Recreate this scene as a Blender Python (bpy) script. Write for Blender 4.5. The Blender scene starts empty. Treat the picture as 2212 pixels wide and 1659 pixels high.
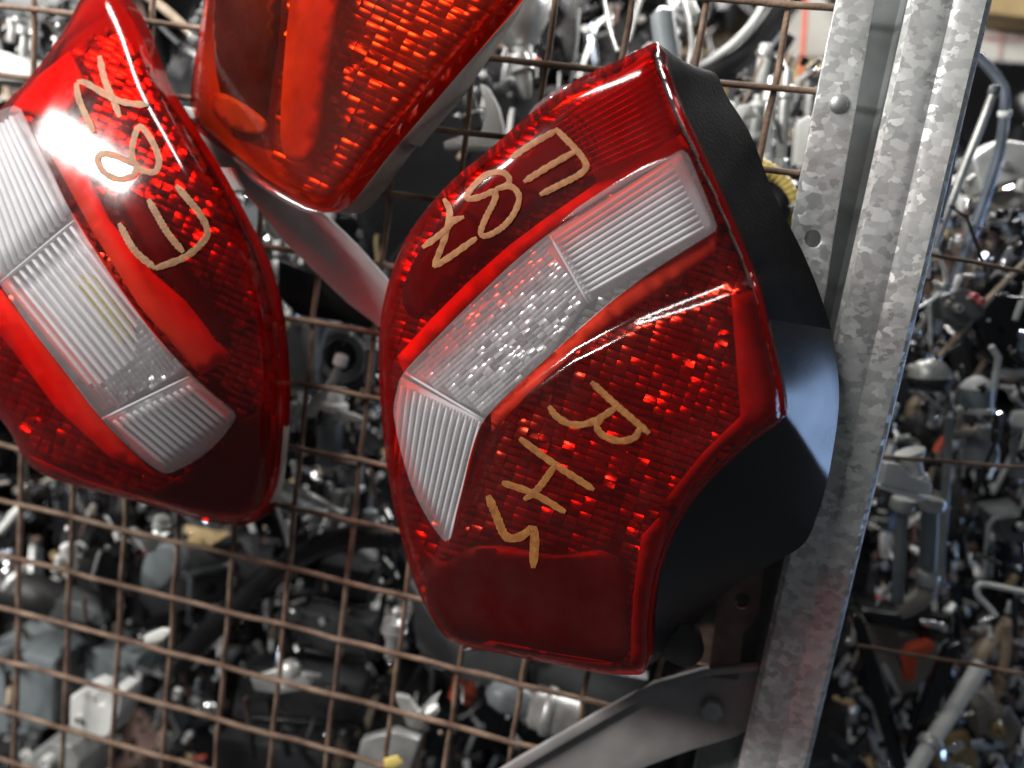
import bpy, bmesh, math, random
import numpy as np
from mathutils import Vector, Matrix
from mathutils.geometry import delaunay_2d_cdt
rnd = random.Random(7)
sc = bpy.context.scene
COL = sc.collection

# ------------------------------------------------------------------ camera
CAM = Vector((0.50879453, -0.55123498, 0.28431827))
RX = Vector((0.96913894, 0.20140587, 0.14214567))      # picture right
RY = Vector((0.1745608, -0.15353271, -0.97260282))     # picture down
RZ = Vector((-0.17406391, 0.96740032, -0.18395209))    # view direction
FD = 2500.0 / 1.47559                                   # focal length, in units of a 2212 px wide view
cd = bpy.data.cameras.new('camera'); cam = bpy.data.objects.new('camera', cd); COL.objects.link(cam)
m = Matrix.Identity(4)
for i in range(3):
    m[i][0] = RX[i]; m[i][1] = -RY[i]; m[i][2] = -RZ[i]; m[i][3] = CAM[i]
cam.matrix_world = m
cd.sensor_width = 36.0; cd.lens = 36.0 * 2500 / 3264
cd.clip_start = 0.02; cd.clip_end = 50
cd.dof.use_dof = True; cd.dof.focus_distance = 0.455; cd.dof.aperture_fstop = 3.0
sc.camera = cam

# ------------------------------------------------------------------ light
w = bpy.data.worlds.new('World'); sc.world = w; w.use_nodes = True
bg = w.node_tree.nodes['Background']; bg.inputs[0].default_value = (0.86, 0.93, 1.0, 1); bg.inputs[1].default_value = 0.075

def lamp(name, loc, target, sx, sy, power, col):
    d = bpy.data.lights.new(name, 'AREA'); d.shape = 'RECTANGLE'; d.size = sx; d.size_y = sy
    d.energy = power; d.color = col
    o = bpy.data.objects.new(name, d); COL.objects.link(o); o.location = loc
    o.rotation_euler = (Vector(target) - Vector(loc)).to_track_quat('-Z', 'Y').to_euler()
    return o
lamp('aisle_tube_light', (-0.95, -0.90, 0.86), (0.35, 0.0, 0.20), 0.75, 0.12, 40, (1.0, 0.97, 0.93))
lamp('ceiling_tube_light', (-0.05, -0.42, 1.02), (0.60, 0.0, 0.30), 0.8, 0.12, 13, (1.0, 0.97, 0.93))
lamp('rear_tube_light', (0.70, 0.72, 0.98), (0.60, 0.40, 0.0), 0.9, 0.12, 22, (1.0, 0.98, 0.95))
lamp('doorway_daylight', (2.00, 0.72, 0.08), (0.60, -0.08, 0.18), 0.42, 0.72, 5.0, (0.40, 0.60, 1.0))

sc.view_settings.view_transform = 'Standard'; sc.view_settings.look = 'None'
sc.view_settings.exposure = 0.0; sc.view_settings.gamma = 1.0; sc.view_settings.use_curve_mapping = False
sc.cycles.use_denoising = True
sc.cycles.max_bounces = 7; sc.cycles.transparent_max_bounces = 12
sc.cycles.glossy_bounces = 3; sc.cycles.diffuse_bounces = 2
sc.cycles.sample_clamp_indirect = 6.0
sc.cycles.caustics_reflective = True

# ------------------------------------------------------------------ helpers
def ray(x, y):
    return RX * ((x - 1106) / FD) + RY * ((y - 829.5) / FD) + RZ
def at(x, y, Y):
    d = ray(x, y); return CAM + d * ((Y - CAM.y) / d.y)
def ppm(p):                                             # metres per view px at point p
    return (p - CAM).dot(RZ) / FD
def lerp(a, b, t): return a + (b - a) * t
def l2(a, b, t): return (a[0] + (b[0] - a[0]) * t, a[1] + (b[1] - a[1]) * t)

def spline(pts, step, closed=False):
    """Catmull-Rom through tuples of any dimension, about one sample per step (first two coords)."""
    n = len(pts); out = []
    segs = n if closed else n - 1
    for i in range(segs):
        p1 = pts[i]; p2 = pts[(i + 1) % n]
        p0 = pts[(i - 1) % n] if (closed or i > 0) else tuple(2 * a - b for a, b in zip(p1, p2))
        p3 = pts[(i + 2) % n] if (closed or i + 2 < n) else tuple(2 * a - b for a, b in zip(p2, p1))
        k = max(1, int(round(math.hypot(p2[0] - p1[0], p2[1] - p1[1]) / step)))
        for j in range(k):
            t = j / k
            out.append(tuple(0.5 * ((2 * b) + (-a + c) * t + (2 * a - 5 * b + 4 * c - d) * t * t + (-a + 3 * b - 3 * c + d) * t ** 3)
                             for a, b, c, d in zip(p0, p1, p2, p3)))
    if not closed: out.append(tuple(pts[-1]))
    return out
def inside(p, poly):
    x, y = p[0], p[1]; c = False; j = len(poly) - 1
    for i in range(len(poly)):
        xi, yi = poly[i][0], poly[i][1]; xj, yj = poly[j][0], poly[j][1]
        if (yi > y) != (yj > y) and x < (xj - xi) * (y - yi) / (yj - yi) + xi: c = not c
        j = i
    return c
def segdist(p, a, b):
    vx, vy = b[0] - a[0], b[1] - a[1]; L = vx * vx + vy * vy or 1e-9
    t = max(0, min(1, ((p[0] - a[0]) * vx + (p[1] - a[1]) * vy) / L))
    return math.hypot(p[0] - a[0] - t * vx, p[1] - a[1] - t * vy)
_pc = {}
def polydist(p, poly, closed=True):
    key = (id(poly), len(poly), poly[0], poly[-1], closed)
    if key not in _pc:
        A = np.array([q[:2] for q in poly], float); B = np.roll(A, -1, 0)
        if not closed: A, B = A[:-1], B[:-1]
        D = B - A; _pc[key] = (A, D, np.maximum((D * D).sum(1), 1e-9), poly)
    A, D, L, _ = _pc[key]
    q = np.array(p[:2]) - A; t = np.clip((q * D).sum(1) / L, 0, 1)
    e = q - D * t[:, None]
    return float(math.sqrt((e * e).sum(1).min()))

def mesh_obj(name, verts, faces, mat, parent=None, smooth=True, mats=None, fmat=None, sharp=None):
    me = bpy.data.meshes.new(name); me.from_pydata([tuple(v) for v in verts], [], faces)
    for mm in (mats or [mat]): me.materials.append(mm)
    if fmat:
        for p, k in zip(me.polygons, fmat): p.material_index = k
    if smooth:
        for p in me.polygons: p.use_smooth = True
        if sharp: me.set_sharp_from_angle(angle=math.radians(sharp))
    me.update()
    o = bpy.data.objects.new(name, me); COL.objects.link(o)
    if parent is not None:
        w = Vector((0, 0, 0)); q = parent
        while q is not None: w += q.location; q = q.parent
        o.parent = parent; o.location = -w
    return o
def fix(o):
    bm = bmesh.new(); bm.from_mesh(o.data); bmesh.ops.recalc_face_normals(bm, faces=bm.faces); bm.to_mesh(o.data); bm.free(); return o
def tag(o, label, cat, group=None, kind=None):
    o['label'] = label; o['category'] = cat
    if group: o['group'] = group
    if kind: o['kind'] = kind
    return o
def thing(name, label, cat, loc, group=None):
    o = bpy.data.objects.new(name, None); COL.objects.link(o); o.location = loc; o.empty_display_size = 0.02
    return tag(o, label, cat, group)

def frame(d):
    d = d.normalized(); a = Vector((0, 0, 1)) if abs(d.z) < 0.9 else Vector((1, 0, 0))
    u = d.cross(a).normalized(); return u, d.cross(u).normalized()
def sweep(P, R, sides=12, cap=True, flat=1.0):
    """tube along 3-D points P with radii R -> verts, faces"""
    V = []; F = []; n = len(P); u = None
    for i in range(n):
        d = (P[min(i + 1, n - 1)] - P[max(i - 1, 0)]).normalized()
        if u is None: u, v = frame(d)
        else:
            u = (u - d * u.dot(d)).normalized(); v = d.cross(u)
        for k in range(sides):
            a = 2 * math.pi * k / sides
            V.append(P[i] + (u * math.cos(a) + v * math.sin(a) * flat) * R[i])
    for i in range(n - 1):
        for k in range(sides):
            k2 = (k + 1) % sides
            F.append((i * sides + k, i * sides + k2, (i + 1) * sides + k2, (i + 1) * sides + k))
    if cap:
        F.append(tuple(range(sides - 1, -1, -1))); F.append(tuple((n - 1) * sides + k for k in range(sides)))
    return V, F
def lathe_vf(p0, p1, prof, sides=20):
    """prof: (t along p0->p1, radius in m)"""
    d = p1 - p0; u, v = frame(d); V = []; F = []
    for t, r in prof:
        c = p0 + d * t
        for k in range(sides):
            a = 2 * math.pi * k / sides; V.append(c + (u * math.cos(a) + v * math.sin(a)) * r)
    n = len(prof)
    for i in range(n - 1):
        for k in range(sides):
            k2 = (k + 1) % sides
            F.append((i * sides + k, i * sides + k2, (i + 1) * sides + k2, (i + 1) * sides + k))
    F.append(tuple(range(sides - 1, -1, -1))); F.append(tuple((n - 1) * sides + k for k in range(sides)))
    return V, F
def tri_region(outline, extra_loops, step, jitter=0.0):
    """constrained triangulation of a px polygon with inner constraint loops and a filling grid"""
    V = []; E = []
    for loop in [outline] + extra_loops:
        b = len(V); n = len(loop)
        V += [Vector((p[0], p[1])) for p in loop]
        E += [(b + i, b + (i + 1) % n) for i in range(n)]
    loops = [outline] + extra_loops
    xs = [p[0] for p in outline]; ys = [p[1] for p in outline]
    y = min(ys) + step / 2; r = 0
    while y < max(ys):
        x = min(xs) + step / 2 + (step / 2 if r % 2 else 0)
        while x < max(xs):
            q = (x + rnd.uniform(-jitter, jitter), y + rnd.uniform(-jitter, jitter))
            if inside(q, outline) and all(polydist(q, l) > step * 0.45 for l in loops): V.append(Vector(q))
            x += step
        y += step * 0.87; r += 1
    v2, e2, f2 = delaunay_2d_cdt(V, E, [], 0, 1e-4)[:3]
    F = []
    for f in f2:
        c = (sum(v2[i].x for i in f) / len(f), sum(v2[i].y for i in f) / len(f))
        if inside(c, outline): F.append((tuple(f), c))
    return [(v.x, v.y) for v in v2], F
def submesh(verts, faces):
    used = {}; F = []
    for f in faces:
        g = []
        for i in f:
            if i not in used: used[i] = len(used)
            g.append(used[i])
        F.append(tuple(g))
    return [verts[i] for i in used], F

# ------------------------------------------------------------------ materials
def mat(name, col, rough=0.5, metal=0.0, noise=0.0, nscale=60, bump=0.0, bscale=200, col2=None, rvar=0.0, coat=0.0, spec=0.5, stretch=None):
    m = bpy.data.materials.new(name); m.use_nodes = True; nt = m.node_tree; N = nt.nodes; L = nt.links
    b = N['Principled BSDF']; b.inputs['Base Color'].default_value = (*col, 1); b.inputs['Roughness'].default_value = rough
    b.inputs['Metallic'].default_value = metal; b.inputs['Coat Weight'].default_value = coat; b.inputs['Specular IOR Level'].default_value = spec
    tc = N.new('ShaderNodeTexCoord'); src = tc.outputs['Object']
    if stretch:
        mp = N.new('ShaderNodeMapping'); mp.inputs['Scale'].default_value = stretch; L.new(src, mp.inputs['Vector']); src = mp.outputs['Vector']
    if noise or col2:
        t = N.new('ShaderNodeTexNoise'); t.inputs['Scale'].default_value = nscale; t.inputs['Detail'].default_value = 6; L.new(src, t.inputs['Vector'])
        r = N.new('ShaderNodeValToRGB'); L.new(t.outputs['Fac'], r.inputs['Fac'])
        c2 = col2 or tuple(c * (1 - noise) for c in col)
        r.color_ramp.elements[0].position = 0.36; r.color_ramp.elements[0].color = (*c2, 1)
        r.color_ramp.elements[1].position = 0.64; r.color_ramp.elements[1].color = (*col, 1)
        L.new(r.outputs['Color'], b.inputs['Base Color'])
        if rvar:
            mr = N.new('ShaderNodeMapRange'); L.new(t.outputs['Fac'], mr.inputs['Value']); mr.inputs['From Min'].default_value = 0.3; mr.inputs['From Max'].default_value = 0.7
            mr.inputs['To Min'].default_value = rough + rvar; mr.inputs['To Max'].default_value = rough; L.new(mr.outputs['Result'], b.inputs['Roughness'])
    if bump:
        t2 = N.new('ShaderNodeTexNoise'); t2.inputs['Scale'].default_value = bscale; t2.inputs['Detail'].default_value = 4; L.new(src, t2.inputs['Vector'])
        bp = N.new('ShaderNodeBump'); bp.inputs['Strength'].default_value = bump; bp.inputs['Distance'].default_value = 0.001
        L.new(t2.outputs['Fac'], bp.inputs['Height']); L.new(bp.outputs['Normal'], b.inputs['Normal'])
    return m

def lens_mat(name, col, body, body_fac, rough=0.04, haze=0.0):
    """thin clear plastic: tinted see-through, a little body scatter, Fresnel gloss"""
    m = bpy.data.materials.new(name); m.use_nodes = True; nt = m.node_tree; N = nt.nodes; L = nt.links
    for n in list(N):
        if n.type != 'OUTPUT_MATERIAL': N.remove(n)
    out = [n for n in N if n.type == 'OUTPUT_MATERIAL'][0]
    tr = N.new('ShaderNodeBsdfTransparent'); tr.inputs[0].default_value = (*col, 1)
    di = N.new('ShaderNodeBsdfDiffuse'); di.inputs[0].default_value = (*body, 1)
    tl = N.new('ShaderNodeBsdfTranslucent'); tl.inputs[0].default_value = (*body, 1)
    m0 = N.new('ShaderNodeMixShader'); m0.inputs[0].default_value = 0.5; L.new(di.outputs[0], m0.inputs[1]); L.new(tl.outputs[0], m0.inputs[2])
    tc = N.new('ShaderNodeTexCoord')
    nz = N.new('ShaderNodeTexNoise'); nz.inputs['Scale'].default_value = 26; nz.inputs['Detail'].default_value = 5; L.new(tc.outputs['Object'], nz.inputs['Vector'])
    mr = N.new('ShaderNodeMapRange'); L.new(nz.outputs['Fac'], mr.inputs['Value'])
    mr.inputs['From Min'].default_value = 0.3; mr.inputs['From Max'].default_value = 0.7
    mr.inputs['To Min'].default_value = body_fac * 0.8; mr.inputs['To Max'].default_value = body_fac * 1.25
    m1 = N.new('ShaderNodeMixShader'); L.new(mr.outputs['Result'], m1.inputs[0]); L.new(tr.outputs[0], m1.inputs[1]); L.new(m0.outputs[0], m1.inputs[2])
    df = N.new('ShaderNodeBsdfDiffuse'); df.inputs[0].default_value = (0.55, 0.50, 0.47, 1)
    fz = N.new('ShaderNodeTexNoise'); fz.inputs['Scale'].default_value = 11; fz.inputs['Detail'].default_value = 9; fz.inputs['Roughness'].default_value = 0.72; L.new(tc.outputs['Object'], fz.inputs['Vector'])
    fm = N.new('ShaderNodeMapRange'); L.new(fz.outputs['Fac'], fm.inputs['Value']); fm.inputs['From Min'].default_value = 0.42; fm.inputs['From Max'].default_value = 0.8
    fm.inputs['To Min'].default_value = 0.0; fm.inputs['To Max'].default_value = 0.018
    md_ = N.new('ShaderNodeMixShader'); L.new(fm.outputs[0], md_.inputs[0]); L.new(m1.outputs[0], md_.inputs[1]); L.new(df.outputs[0], md_.inputs[2]); m1 = md_
    gl = N.new('ShaderNodeBsdfGlossy'); gl.inputs['Roughness'].default_value = rough
    sn = N.new('ShaderNodeTexNoise'); sn.inputs['Scale'].default_value = 90; sn.inputs['Detail'].default_value = 8; L.new(tc.outputs['Object'], sn.inputs['Vector'])
    sr = N.new('ShaderNodeMapRange'); L.new(sn.outputs['Fac'], sr.inputs['Value']); sr.inputs['From Min'].default_value = 0.35; sr.inputs['From Max'].default_value = 0.75
    sr.inputs['To Min'].default_value = rough; sr.inputs['To Max'].default_value = rough + 0.05; L.new(sr.outputs['Result'], gl.inputs['Roughness'])
    ge = N.new('ShaderNodeNewGeometry'); dt = N.new('ShaderNodeVectorMath'); dt.operation = 'DOT_PRODUCT'
    L.new(ge.outputs['Normal'], dt.inputs[0]); L.new(ge.outputs['Incoming'], dt.inputs[1])
    ab = N.new('ShaderNodeMath'); ab.operation = 'ABSOLUTE'; L.new(dt.outputs['Value'], ab.inputs[0])
    om = N.new('ShaderNodeMath'); om.operation = 'SUBTRACT'; om.inputs[0].default_value = 1.0; L.new(ab.outputs[0], om.inputs[1])
    pw = N.new('ShaderNodeMath'); pw.operation = 'POWER'; pw.inputs[1].default_value = 5.0; L.new(om.outputs[0], pw.inputs[0])
    ad = N.new('ShaderNodeMath'); ad.operation = 'MULTIPLY_ADD'; ad.inputs[1].default_value = 0.8; ad.inputs[2].default_value = 0.045 + haze; L.new(pw.outputs[0], ad.inputs[0])
    m2 = N.new('ShaderNodeMixShader'); L.new(ad.outputs[0], m2.inputs[0]); L.new(m1.outputs[0], m2.inputs[1]); L.new(gl.outputs[0], m2.inputs[2])
    L.new(m2.outputs[0], out.inputs['Surface'])
    return m

def spangle_mat():
    """hot-dip zinc: crystal flakes of differing brightness and tilt"""
    m = bpy.data.materials.new('galvanised_spangle'); m.use_nodes = True; nt = m.node_tree; N = nt.nodes; L = nt.links
    b = N['Principled BSDF']; b.inputs['Metallic'].default_value = 0.4; b.inputs['Roughness'].default_value = 0.42
    tc = N.new('ShaderNodeTexCoord'); mp = N.new('ShaderNodeMapping'); mp.inputs['Scale'].default_value = (1.0, 1.0, 1.25); L.new(tc.outputs['Object'], mp.inputs['Vector'])
    wz = N.new('ShaderNodeTexNoise'); wz.inputs['Scale'].default_value = 260; L.new(mp.outputs[0], wz.inputs['Vector'])
    mx = N.new('ShaderNodeMix'); mx.data_type = 'VECTOR'; mx.inputs[0].default_value = 0.006
    L.new(mp.outputs[0], mx.inputs[4]); L.new(wz.outputs['Color'], mx.inputs[5])
    v = N.new('ShaderNodeTexVoronoi'); v.inputs['Scale'].default_value = 190; L.new(mx.outputs[1], v.inputs['Vector'])
    sp = N.new('ShaderNodeSeparateColor'); L.new(v.outputs['Color'], sp.inputs[0])
    r = N.new('ShaderNodeValToRGB'); L.new(sp.outputs[0], r.inputs['Fac'])
    r.color_ramp.elements[0].color = (0.52, 0.53, 0.52, 1); r.color_ramp.elements[1].color = (0.90, 0.91, 0.90, 1)
    big = N.new('ShaderNodeTexNoise'); big.inputs['Scale'].default_value = 14; big.inputs['Detail'].default_value = 3; L.new(tc.outputs['Object'], big.inputs['Vector'])
    mc = N.new('ShaderNodeMix'); mc.data_type = 'RGBA'; mc.blend_type = 'MULTIPLY'; mc.inputs[0].default_value = 0.45
    L.new(r.outputs['Color'], mc.inputs[6]); L.new(big.outputs['Fac'], mc.inputs[7]); L.new(mc.outputs[2], b.inputs['Base Color'])
    mr = N.new('ShaderNodeMapRange'); L.new(sp.outputs[1], mr.inputs['Value']); mr.inputs['To Min'].default_value = 0.30; mr.inputs['To Max'].default_value = 0.55
    L.new(mr.outputs[0], b.inputs['Roughness'])
    # flake tilt: random normal per crystal
    geo = N.new('ShaderNodeNewGeometry')
    sub = N.new('ShaderNodeVectorMath'); sub.operation = 'SUBTRACT'; sub.inputs[1].default_value = (0.5, 0.5, 0.5); L.new(v.outputs['Color'], sub.inputs[0])
    scl = N.new('ShaderNodeVectorMath'); scl.operation = 'SCALE'; scl.inputs['Scale'].default_value = 0.38; L.new(sub.outputs[0], scl.inputs[0])
    add = N.new('ShaderNodeVectorMath'); L.new(geo.outputs['Normal'], add.inputs[0]); L.new(scl.outputs[0], add.inputs[1])
    nr = N.new('ShaderNodeVectorMath'); nr.operation = 'NORMALIZE'; L.new(add.outputs[0], nr.inputs[0]); L.new(nr.outputs[0], b.inputs['Normal'])
    return m

M = {}
M['rust'] = mat('rusty_wire', (0.25, 0.17, 0.12), 0.8, 0.0, col2=(0.10, 0.056, 0.036), nscale=48, bump=0.8, bscale=420)
M['rust2'] = mat('rusty_plate', (0.20, 0.13, 0.11), 0.7, 0.2, col2=(0.12, 0.07, 0.055), nscale=50, bump=0.4, bscale=300)
M['spangle'] = spangle_mat()
M['zinc'] = mat('dull_zinc', (0.42, 0.44, 0.44), 0.45, 0.7, noise=0.25, nscale=40, bump=0.15, bscale=300, rvar=0.15)
M['web'] = mat('dark_zinc', (0.17, 0.185, 0.185), 0.6, 0.2, noise=0.3, nscale=40)  # plain zinc, darker than the post body
M['pale_strap'] = mat('pale_steel_strap', (0.55, 0.57, 0.58), 0.6, 0.05, noise=0.2, nscale=30)
M['strap'] = mat('grey_steel_strap', (0.33, 0.315, 0.31), 0.75, 0.0, noise=0.25, nscale=30, rvar=0.15, bump=0.1, bscale=300)
M['black'] = mat('black_plastic', (0.007, 0.007, 0.008), 0.23, bump=0.04, bscale=900, noise=0.3, nscale=30, rvar=0.06, spec=0.45)
M['matte_rubber'] = mat('matte_seal_rubber', (0.012, 0.012, 0.013), 0.8, noise=0.4, nscale=60, bump=0.3, bscale=600, spec=0.15)
M['gloss_black'] = mat('gloss_black', (0.010, 0.010, 0.012), 0.16, noise=0.3, nscale=25, rvar=0.15)
M['rubber'] = mat('black_rubber', (0.018, 0.017, 0.018), 0.55, noise=0.4, nscale=40, bump=0.2, bscale=500)
M['dark_grey'] = mat('dark_grey_plastic', (0.032, 0.034, 0.038), 0.5, noise=0.35, nscale=30, bump=0.2, bscale=600)
M['grey'] = mat('grey_plastic', (0.12, 0.13, 0.135), 0.45, noise=0.3, nscale=30)
M['bluegrey'] = mat('blue_grey_plastic', (0.22, 0.25, 0.265), 0.38, noise=0.25, nscale=30)
M['white'] = mat('white_plastic', (0.78, 0.79, 0.77), 0.4, noise=0.15, nscale=40)
M['inner_white'] = mat('inner_white_plastic', (0.66, 0.65, 0.63), 0.5, noise=0.30, nscale=22)
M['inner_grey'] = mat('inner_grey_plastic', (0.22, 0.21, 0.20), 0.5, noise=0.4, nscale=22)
M['white_facet'] = mat('frosted_facets', (0.58, 0.57, 0.58), 0.25, 0.5, noise=0.15, nscale=60)
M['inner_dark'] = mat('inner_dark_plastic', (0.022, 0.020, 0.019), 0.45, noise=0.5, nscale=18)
M['inner_amber'] = mat('amber_bulb_plastic', (1.0, 0.80, 0.10), 0.35)
M['frost'] = mat('frosted_clear_rib', (0.58, 0.57, 0.585), 0.45, coat=0.05, noise=0.1, nscale=50)
M['frost_bed'] = mat('frosted_bed', (0.42, 0.41, 0.42), 0.4, noise=0.3, nscale=40)
M['beige'] = mat('dusty_beige_plastic', (0.34, 0.31, 0.27), 0.55, noise=0.35, nscale=25)
M['steel'] = mat('bright_steel', (0.80, 0.81, 0.80), 0.30, 0.85, noise=0.35, nscale=60, rvar=0.25)
M['chrome'] = mat('chrome', (0.86, 0.86, 0.88), 0.08, 1.0, noise=0.1, nscale=30, rvar=0.1)
M['alu'] = mat('cast_aluminium', (0.62, 0.63, 0.61), 0.38, 0.5, noise=0.35, nscale=45, bump=0.3, bscale=350)
M['tan'] = mat('tan_cardboard', (0.55, 0.40, 0.20), 0.85, noise=0.2, nscale=30)
M['board'] = mat('white_board', (0.66, 0.65, 0.60), 0.7, noise=0.12, nscale=20)
M['yellow'] = mat('yellow_corrugated', (0.80, 0.62, 0.18), 0.5, noise=0.2, nscale=60)
M['orange'] = mat('orange_red_plastic', (0.80, 0.12, 0.05), 0.45, noise=0.2)
M['pink'] = mat('faded_pink_plastic', (0.85, 0.25, 0.24), 0.5, noise=0.2)
M['wood'] = mat('weathered_rod', (0.50, 0.40, 0.30), 0.6, col2=(0.28, 0.20, 0.13), nscale=50)
M['bluechrome'] = mat('blueish_tube', (0.50, 0.58, 0.70), 0.25, 0.8, noise=0.3, nscale=60)
M['void'] = mat('dark_wall', (0.020, 0.021, 0.024), 0.8, noise=0.5, nscale=6)
M['red_lens'] = lens_mat('red_lens', (0.93, 0.062, 0.030), (0.34, 0.008, 0.006), 0.12, 0.10)
M['red_wall'] = lens_mat('red_lens_edge', (0.70, 0.03, 0.02), (0.40, 0.010, 0.008), 0.3, 0.06)
M['red_rib'] = lens_mat('red_lens_rib', (0.75, 0.03, 0.02), (0.60, 0.012, 0.008), 0.35, 0.05)
M['top_lens'] = lens_mat('orange_red_lens', (0.93, 0.15, 0.05), (0.45, 0.032, 0.010), 0.15, 0.05)
M['clear_lens'] = lens_mat('clear_lens', (0.92, 0.92, 0.93), (0.70, 0.69, 0.71), 0.22, 0.07)
M['facet'] = mat('reflector_facets', (0.76, 0.75, 0.74), 0.30, 1.0, noise=0.3, nscale=40)
M['paint'] = mat('gold_marker_paint', (0.27, 0.105, 0.022), 0.6, 0.0, col2=(0.19, 0.065, 0.012), nscale=260, bump=0.15, bscale=700)
M['glare_paint'] = mat('glare_washed_marker_paint', (0.26, 0.13, 0.05), 0.6, 0.0, col2=(0.19, 0.085, 0.03), nscale=160, bump=0.3, bscale=700)  # same gold marker, with the glare's washed-out tone put into its colour

for k_ in ('paint', 'glare_paint'):
    nt = M[k_].node_tree; N = nt.nodes; b_ = N['Principled BSDF']; tc = N.new('ShaderNodeTexCoord')
    t_ = N.new('ShaderNodeTexNoise'); t_.inputs['Scale'].default_value = 210; t_.inputs['Detail'].default_value = 3; nt.links.new(tc.outputs['Object'], t_.inputs['Vector'])
    r_ = N.new('ShaderNodeMapRange'); nt.links.new(t_.outputs['Fac'], r_.inputs['Value']); r_.inputs['From Min'].default_value = 0.3; r_.inputs['From Max'].default_value = 0.55
    r_.inputs['To Min'].default_value = 0.78; r_.inputs['To Max'].default_value = 0.98; nt.links.new(r_.outputs[0], b_.inputs['Alpha'])
M['amber_lens'] = lens_mat('amber_lens', (0.92, 0.24, 0.05), (0.30, 0.03, 0.008), 0.10, 0.05)

# ------------------------------------------------------------------ setting
def quad_wall():
    V = []; F = []
    nx, nz = 24, 16
    for j in range(nz + 1):
        for i in range(nx + 1):
            V.append(Vector((-1.6 + 3.6 * i / nx, 0.95 + 0.01 * math.sin(i * 1.7) * math.cos(j * 1.3), -1.6 + 3.0 * j / nz)))
    for j in range(nz):
        for i in range(nx):
            a = j * (nx + 1) + i; F.append((a, a + 1, a + nx + 2, a + nx + 1))
    o = mesh_obj('back_wall', V, F, M['void']); o['kind'] = 'structure'; return o
quad_wall()

# ------------------------------------------------------------------ welded wire mesh
CELL = 0.05
mesh_root = thing('wire_mesh_panel', 'rusty welded square wire mesh behind the red tail lamps', 'wire mesh', (0.3, 0, -0.45))
def wire(p0, p1, r, wob, parent):
    n = max(4, int((p1 - p0).length / 0.025)); P = []
    for i in range(n + 1):
        q = p0.lerp(p1, i / n); P.append(q + Vector((rnd.uniform(-wob, wob), rnd.uniform(-wob, wob) * 0.4, rnd.uniform(-wob, wob))))
    V, F = sweep(P, [r * rnd.uniform(0.94, 1.06) for _ in P], 8)
    return mesh_obj('wire', V, F, M['rust'], parent)
for j in range(-2, 12):
    x = j * CELL
    wire(Vector((x, 0.0018, -0.42)), Vector((x + 0.002 * rnd.uniform(-1, 1), 0.0018, 0.56)), 0.0022, 0.0008, mesh_root)
for i in range(-11, 9):
    z = -i * CELL
    wire(Vector((-0.13, -0.0018, z)), Vector((0.600, -0.0018, z + 0.0015 * rnd.uniform(-1, 1))), 0.0022, 0.0008, mesh_root)

# ------------------------------------------------------------------ galvanised post
post = thing('steel_post', 'tall galvanised ribbed steel upright at the edge of the wire mesh', 'post', (0.63, 0, -0.5))
def extrude_profile(name, prof, z0, z1, m, parent, thick=0.0018):
    V = []; F = []; n = len(prof); nz = 24
    for k in range(nz + 1):
        z = lerp(z0, z1, k / nz)
        for x, y in prof: V.append(Vector((x, y, z)))
    for k in range(nz):
        for i in range(n - 1):
            a = k * n + i; F.append((a, a + 1, a + n + 1, a + n))
    o = mesh_obj(name, V, F, m, parent, sharp=25)
    md = o.modifiers.new('thick', 'SOLIDIFY'); md.thickness = thick; md.offset = 1
    return o
x0 = at(1806, 500, -0.016).x; x1 = at(1856, 500, -0.012).x
X = lambda px, Y: at(px, 500, Y).x
web = [(X(1752, 0.012), 0.024), (X(1756, 0.012), 0.012), (X(1838, 0.012), 0.012), (X(1851, 0.008), 0.006), (X(1861, -0.02), -0.018)]
extrude_profile('web', web, -0.45, 0.62, M['web'], post)
prof = [(X(1861, -0.02), -0.0185), (X(1862, -0.03), -0.024), (X(1868, -0.03), -0.0285),
        (X(1916, -0.03), -0.030), (X(1930, -0.03), -0.0292), (X(1942, -0.028), -0.0284), (X(1954, -0.03), -0.0291),
        (X(1962, -0.03), -0.0300), (X(2008, -0.03), -0.0300), (X(2016, -0.03), -0.0285), (X(2021, -0.028), -0.0240), (X(2023, -0.028), -0.0180), (X(2024, -0.02), 0.020)]
extrude_profile('body', prof, -0.45, 0.62, M['spangle'], post)
# splice plate with two holes and a pointed lower end
def plate_px(name, outline, holes, Y, thick, m, parent=None, tilt=0.0, curve=None, bev=0.0006, step=40):
    """flat plate cut from a px outline at depth Y, real thickness, holes cut through"""
    hl = []
    for (hx, hy, hr) in holes:
        hl.append([(hx + hr * 0.95 * math.cos(a), hy + hr * math.sin(a)) for a in [2 * math.pi * k / 18 for k in range(18)]])
    v2, F2 = tri_region(outline, hl, step)
    F2 = [f for f, c in F2 if not any(inside(c, h) for h in hl)]
    v2, F2 = submesh(v2, F2)
    pts = [at(x, y, Y + (curve(x, y) if curve else 0.0)) for x, y in v2]
    o = mesh_obj(name, pts, F2, m, parent, smooth=True, sharp=30)
    fix(o)
    if sum(p.normal.y * p.area for p in o.data.polygons) > 0: o.data.flip_normals()
    md = o.modifiers.new('thick', 'SOLIDIFY'); md.thickness = thick; md.offset = -1
    if bev:
        b = o.modifiers.new('bevel', 'BEVEL'); b.width = bev; b.segments = 2; b.limit_method = 'ANGLE'; b.angle_limit = math.radians(40)
    return o
sp_out = [(1822, -95), (1906, -95), (1890, 0), (1868, 130), (1840, 290), (1820, 400), (1800, 520), (1786, 620), (1777, 668), (1770, 676), (1762, 672), (1745, 630), (1722, 575), (1707, 525), (1712, 470), (1738, 330), (1770, 170), (1806, 0)]
plate_px('splice_plate', sp_out, [(1756, 516, 19)], -0.0225, 0.0025, M['spangle'], post)
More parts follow.
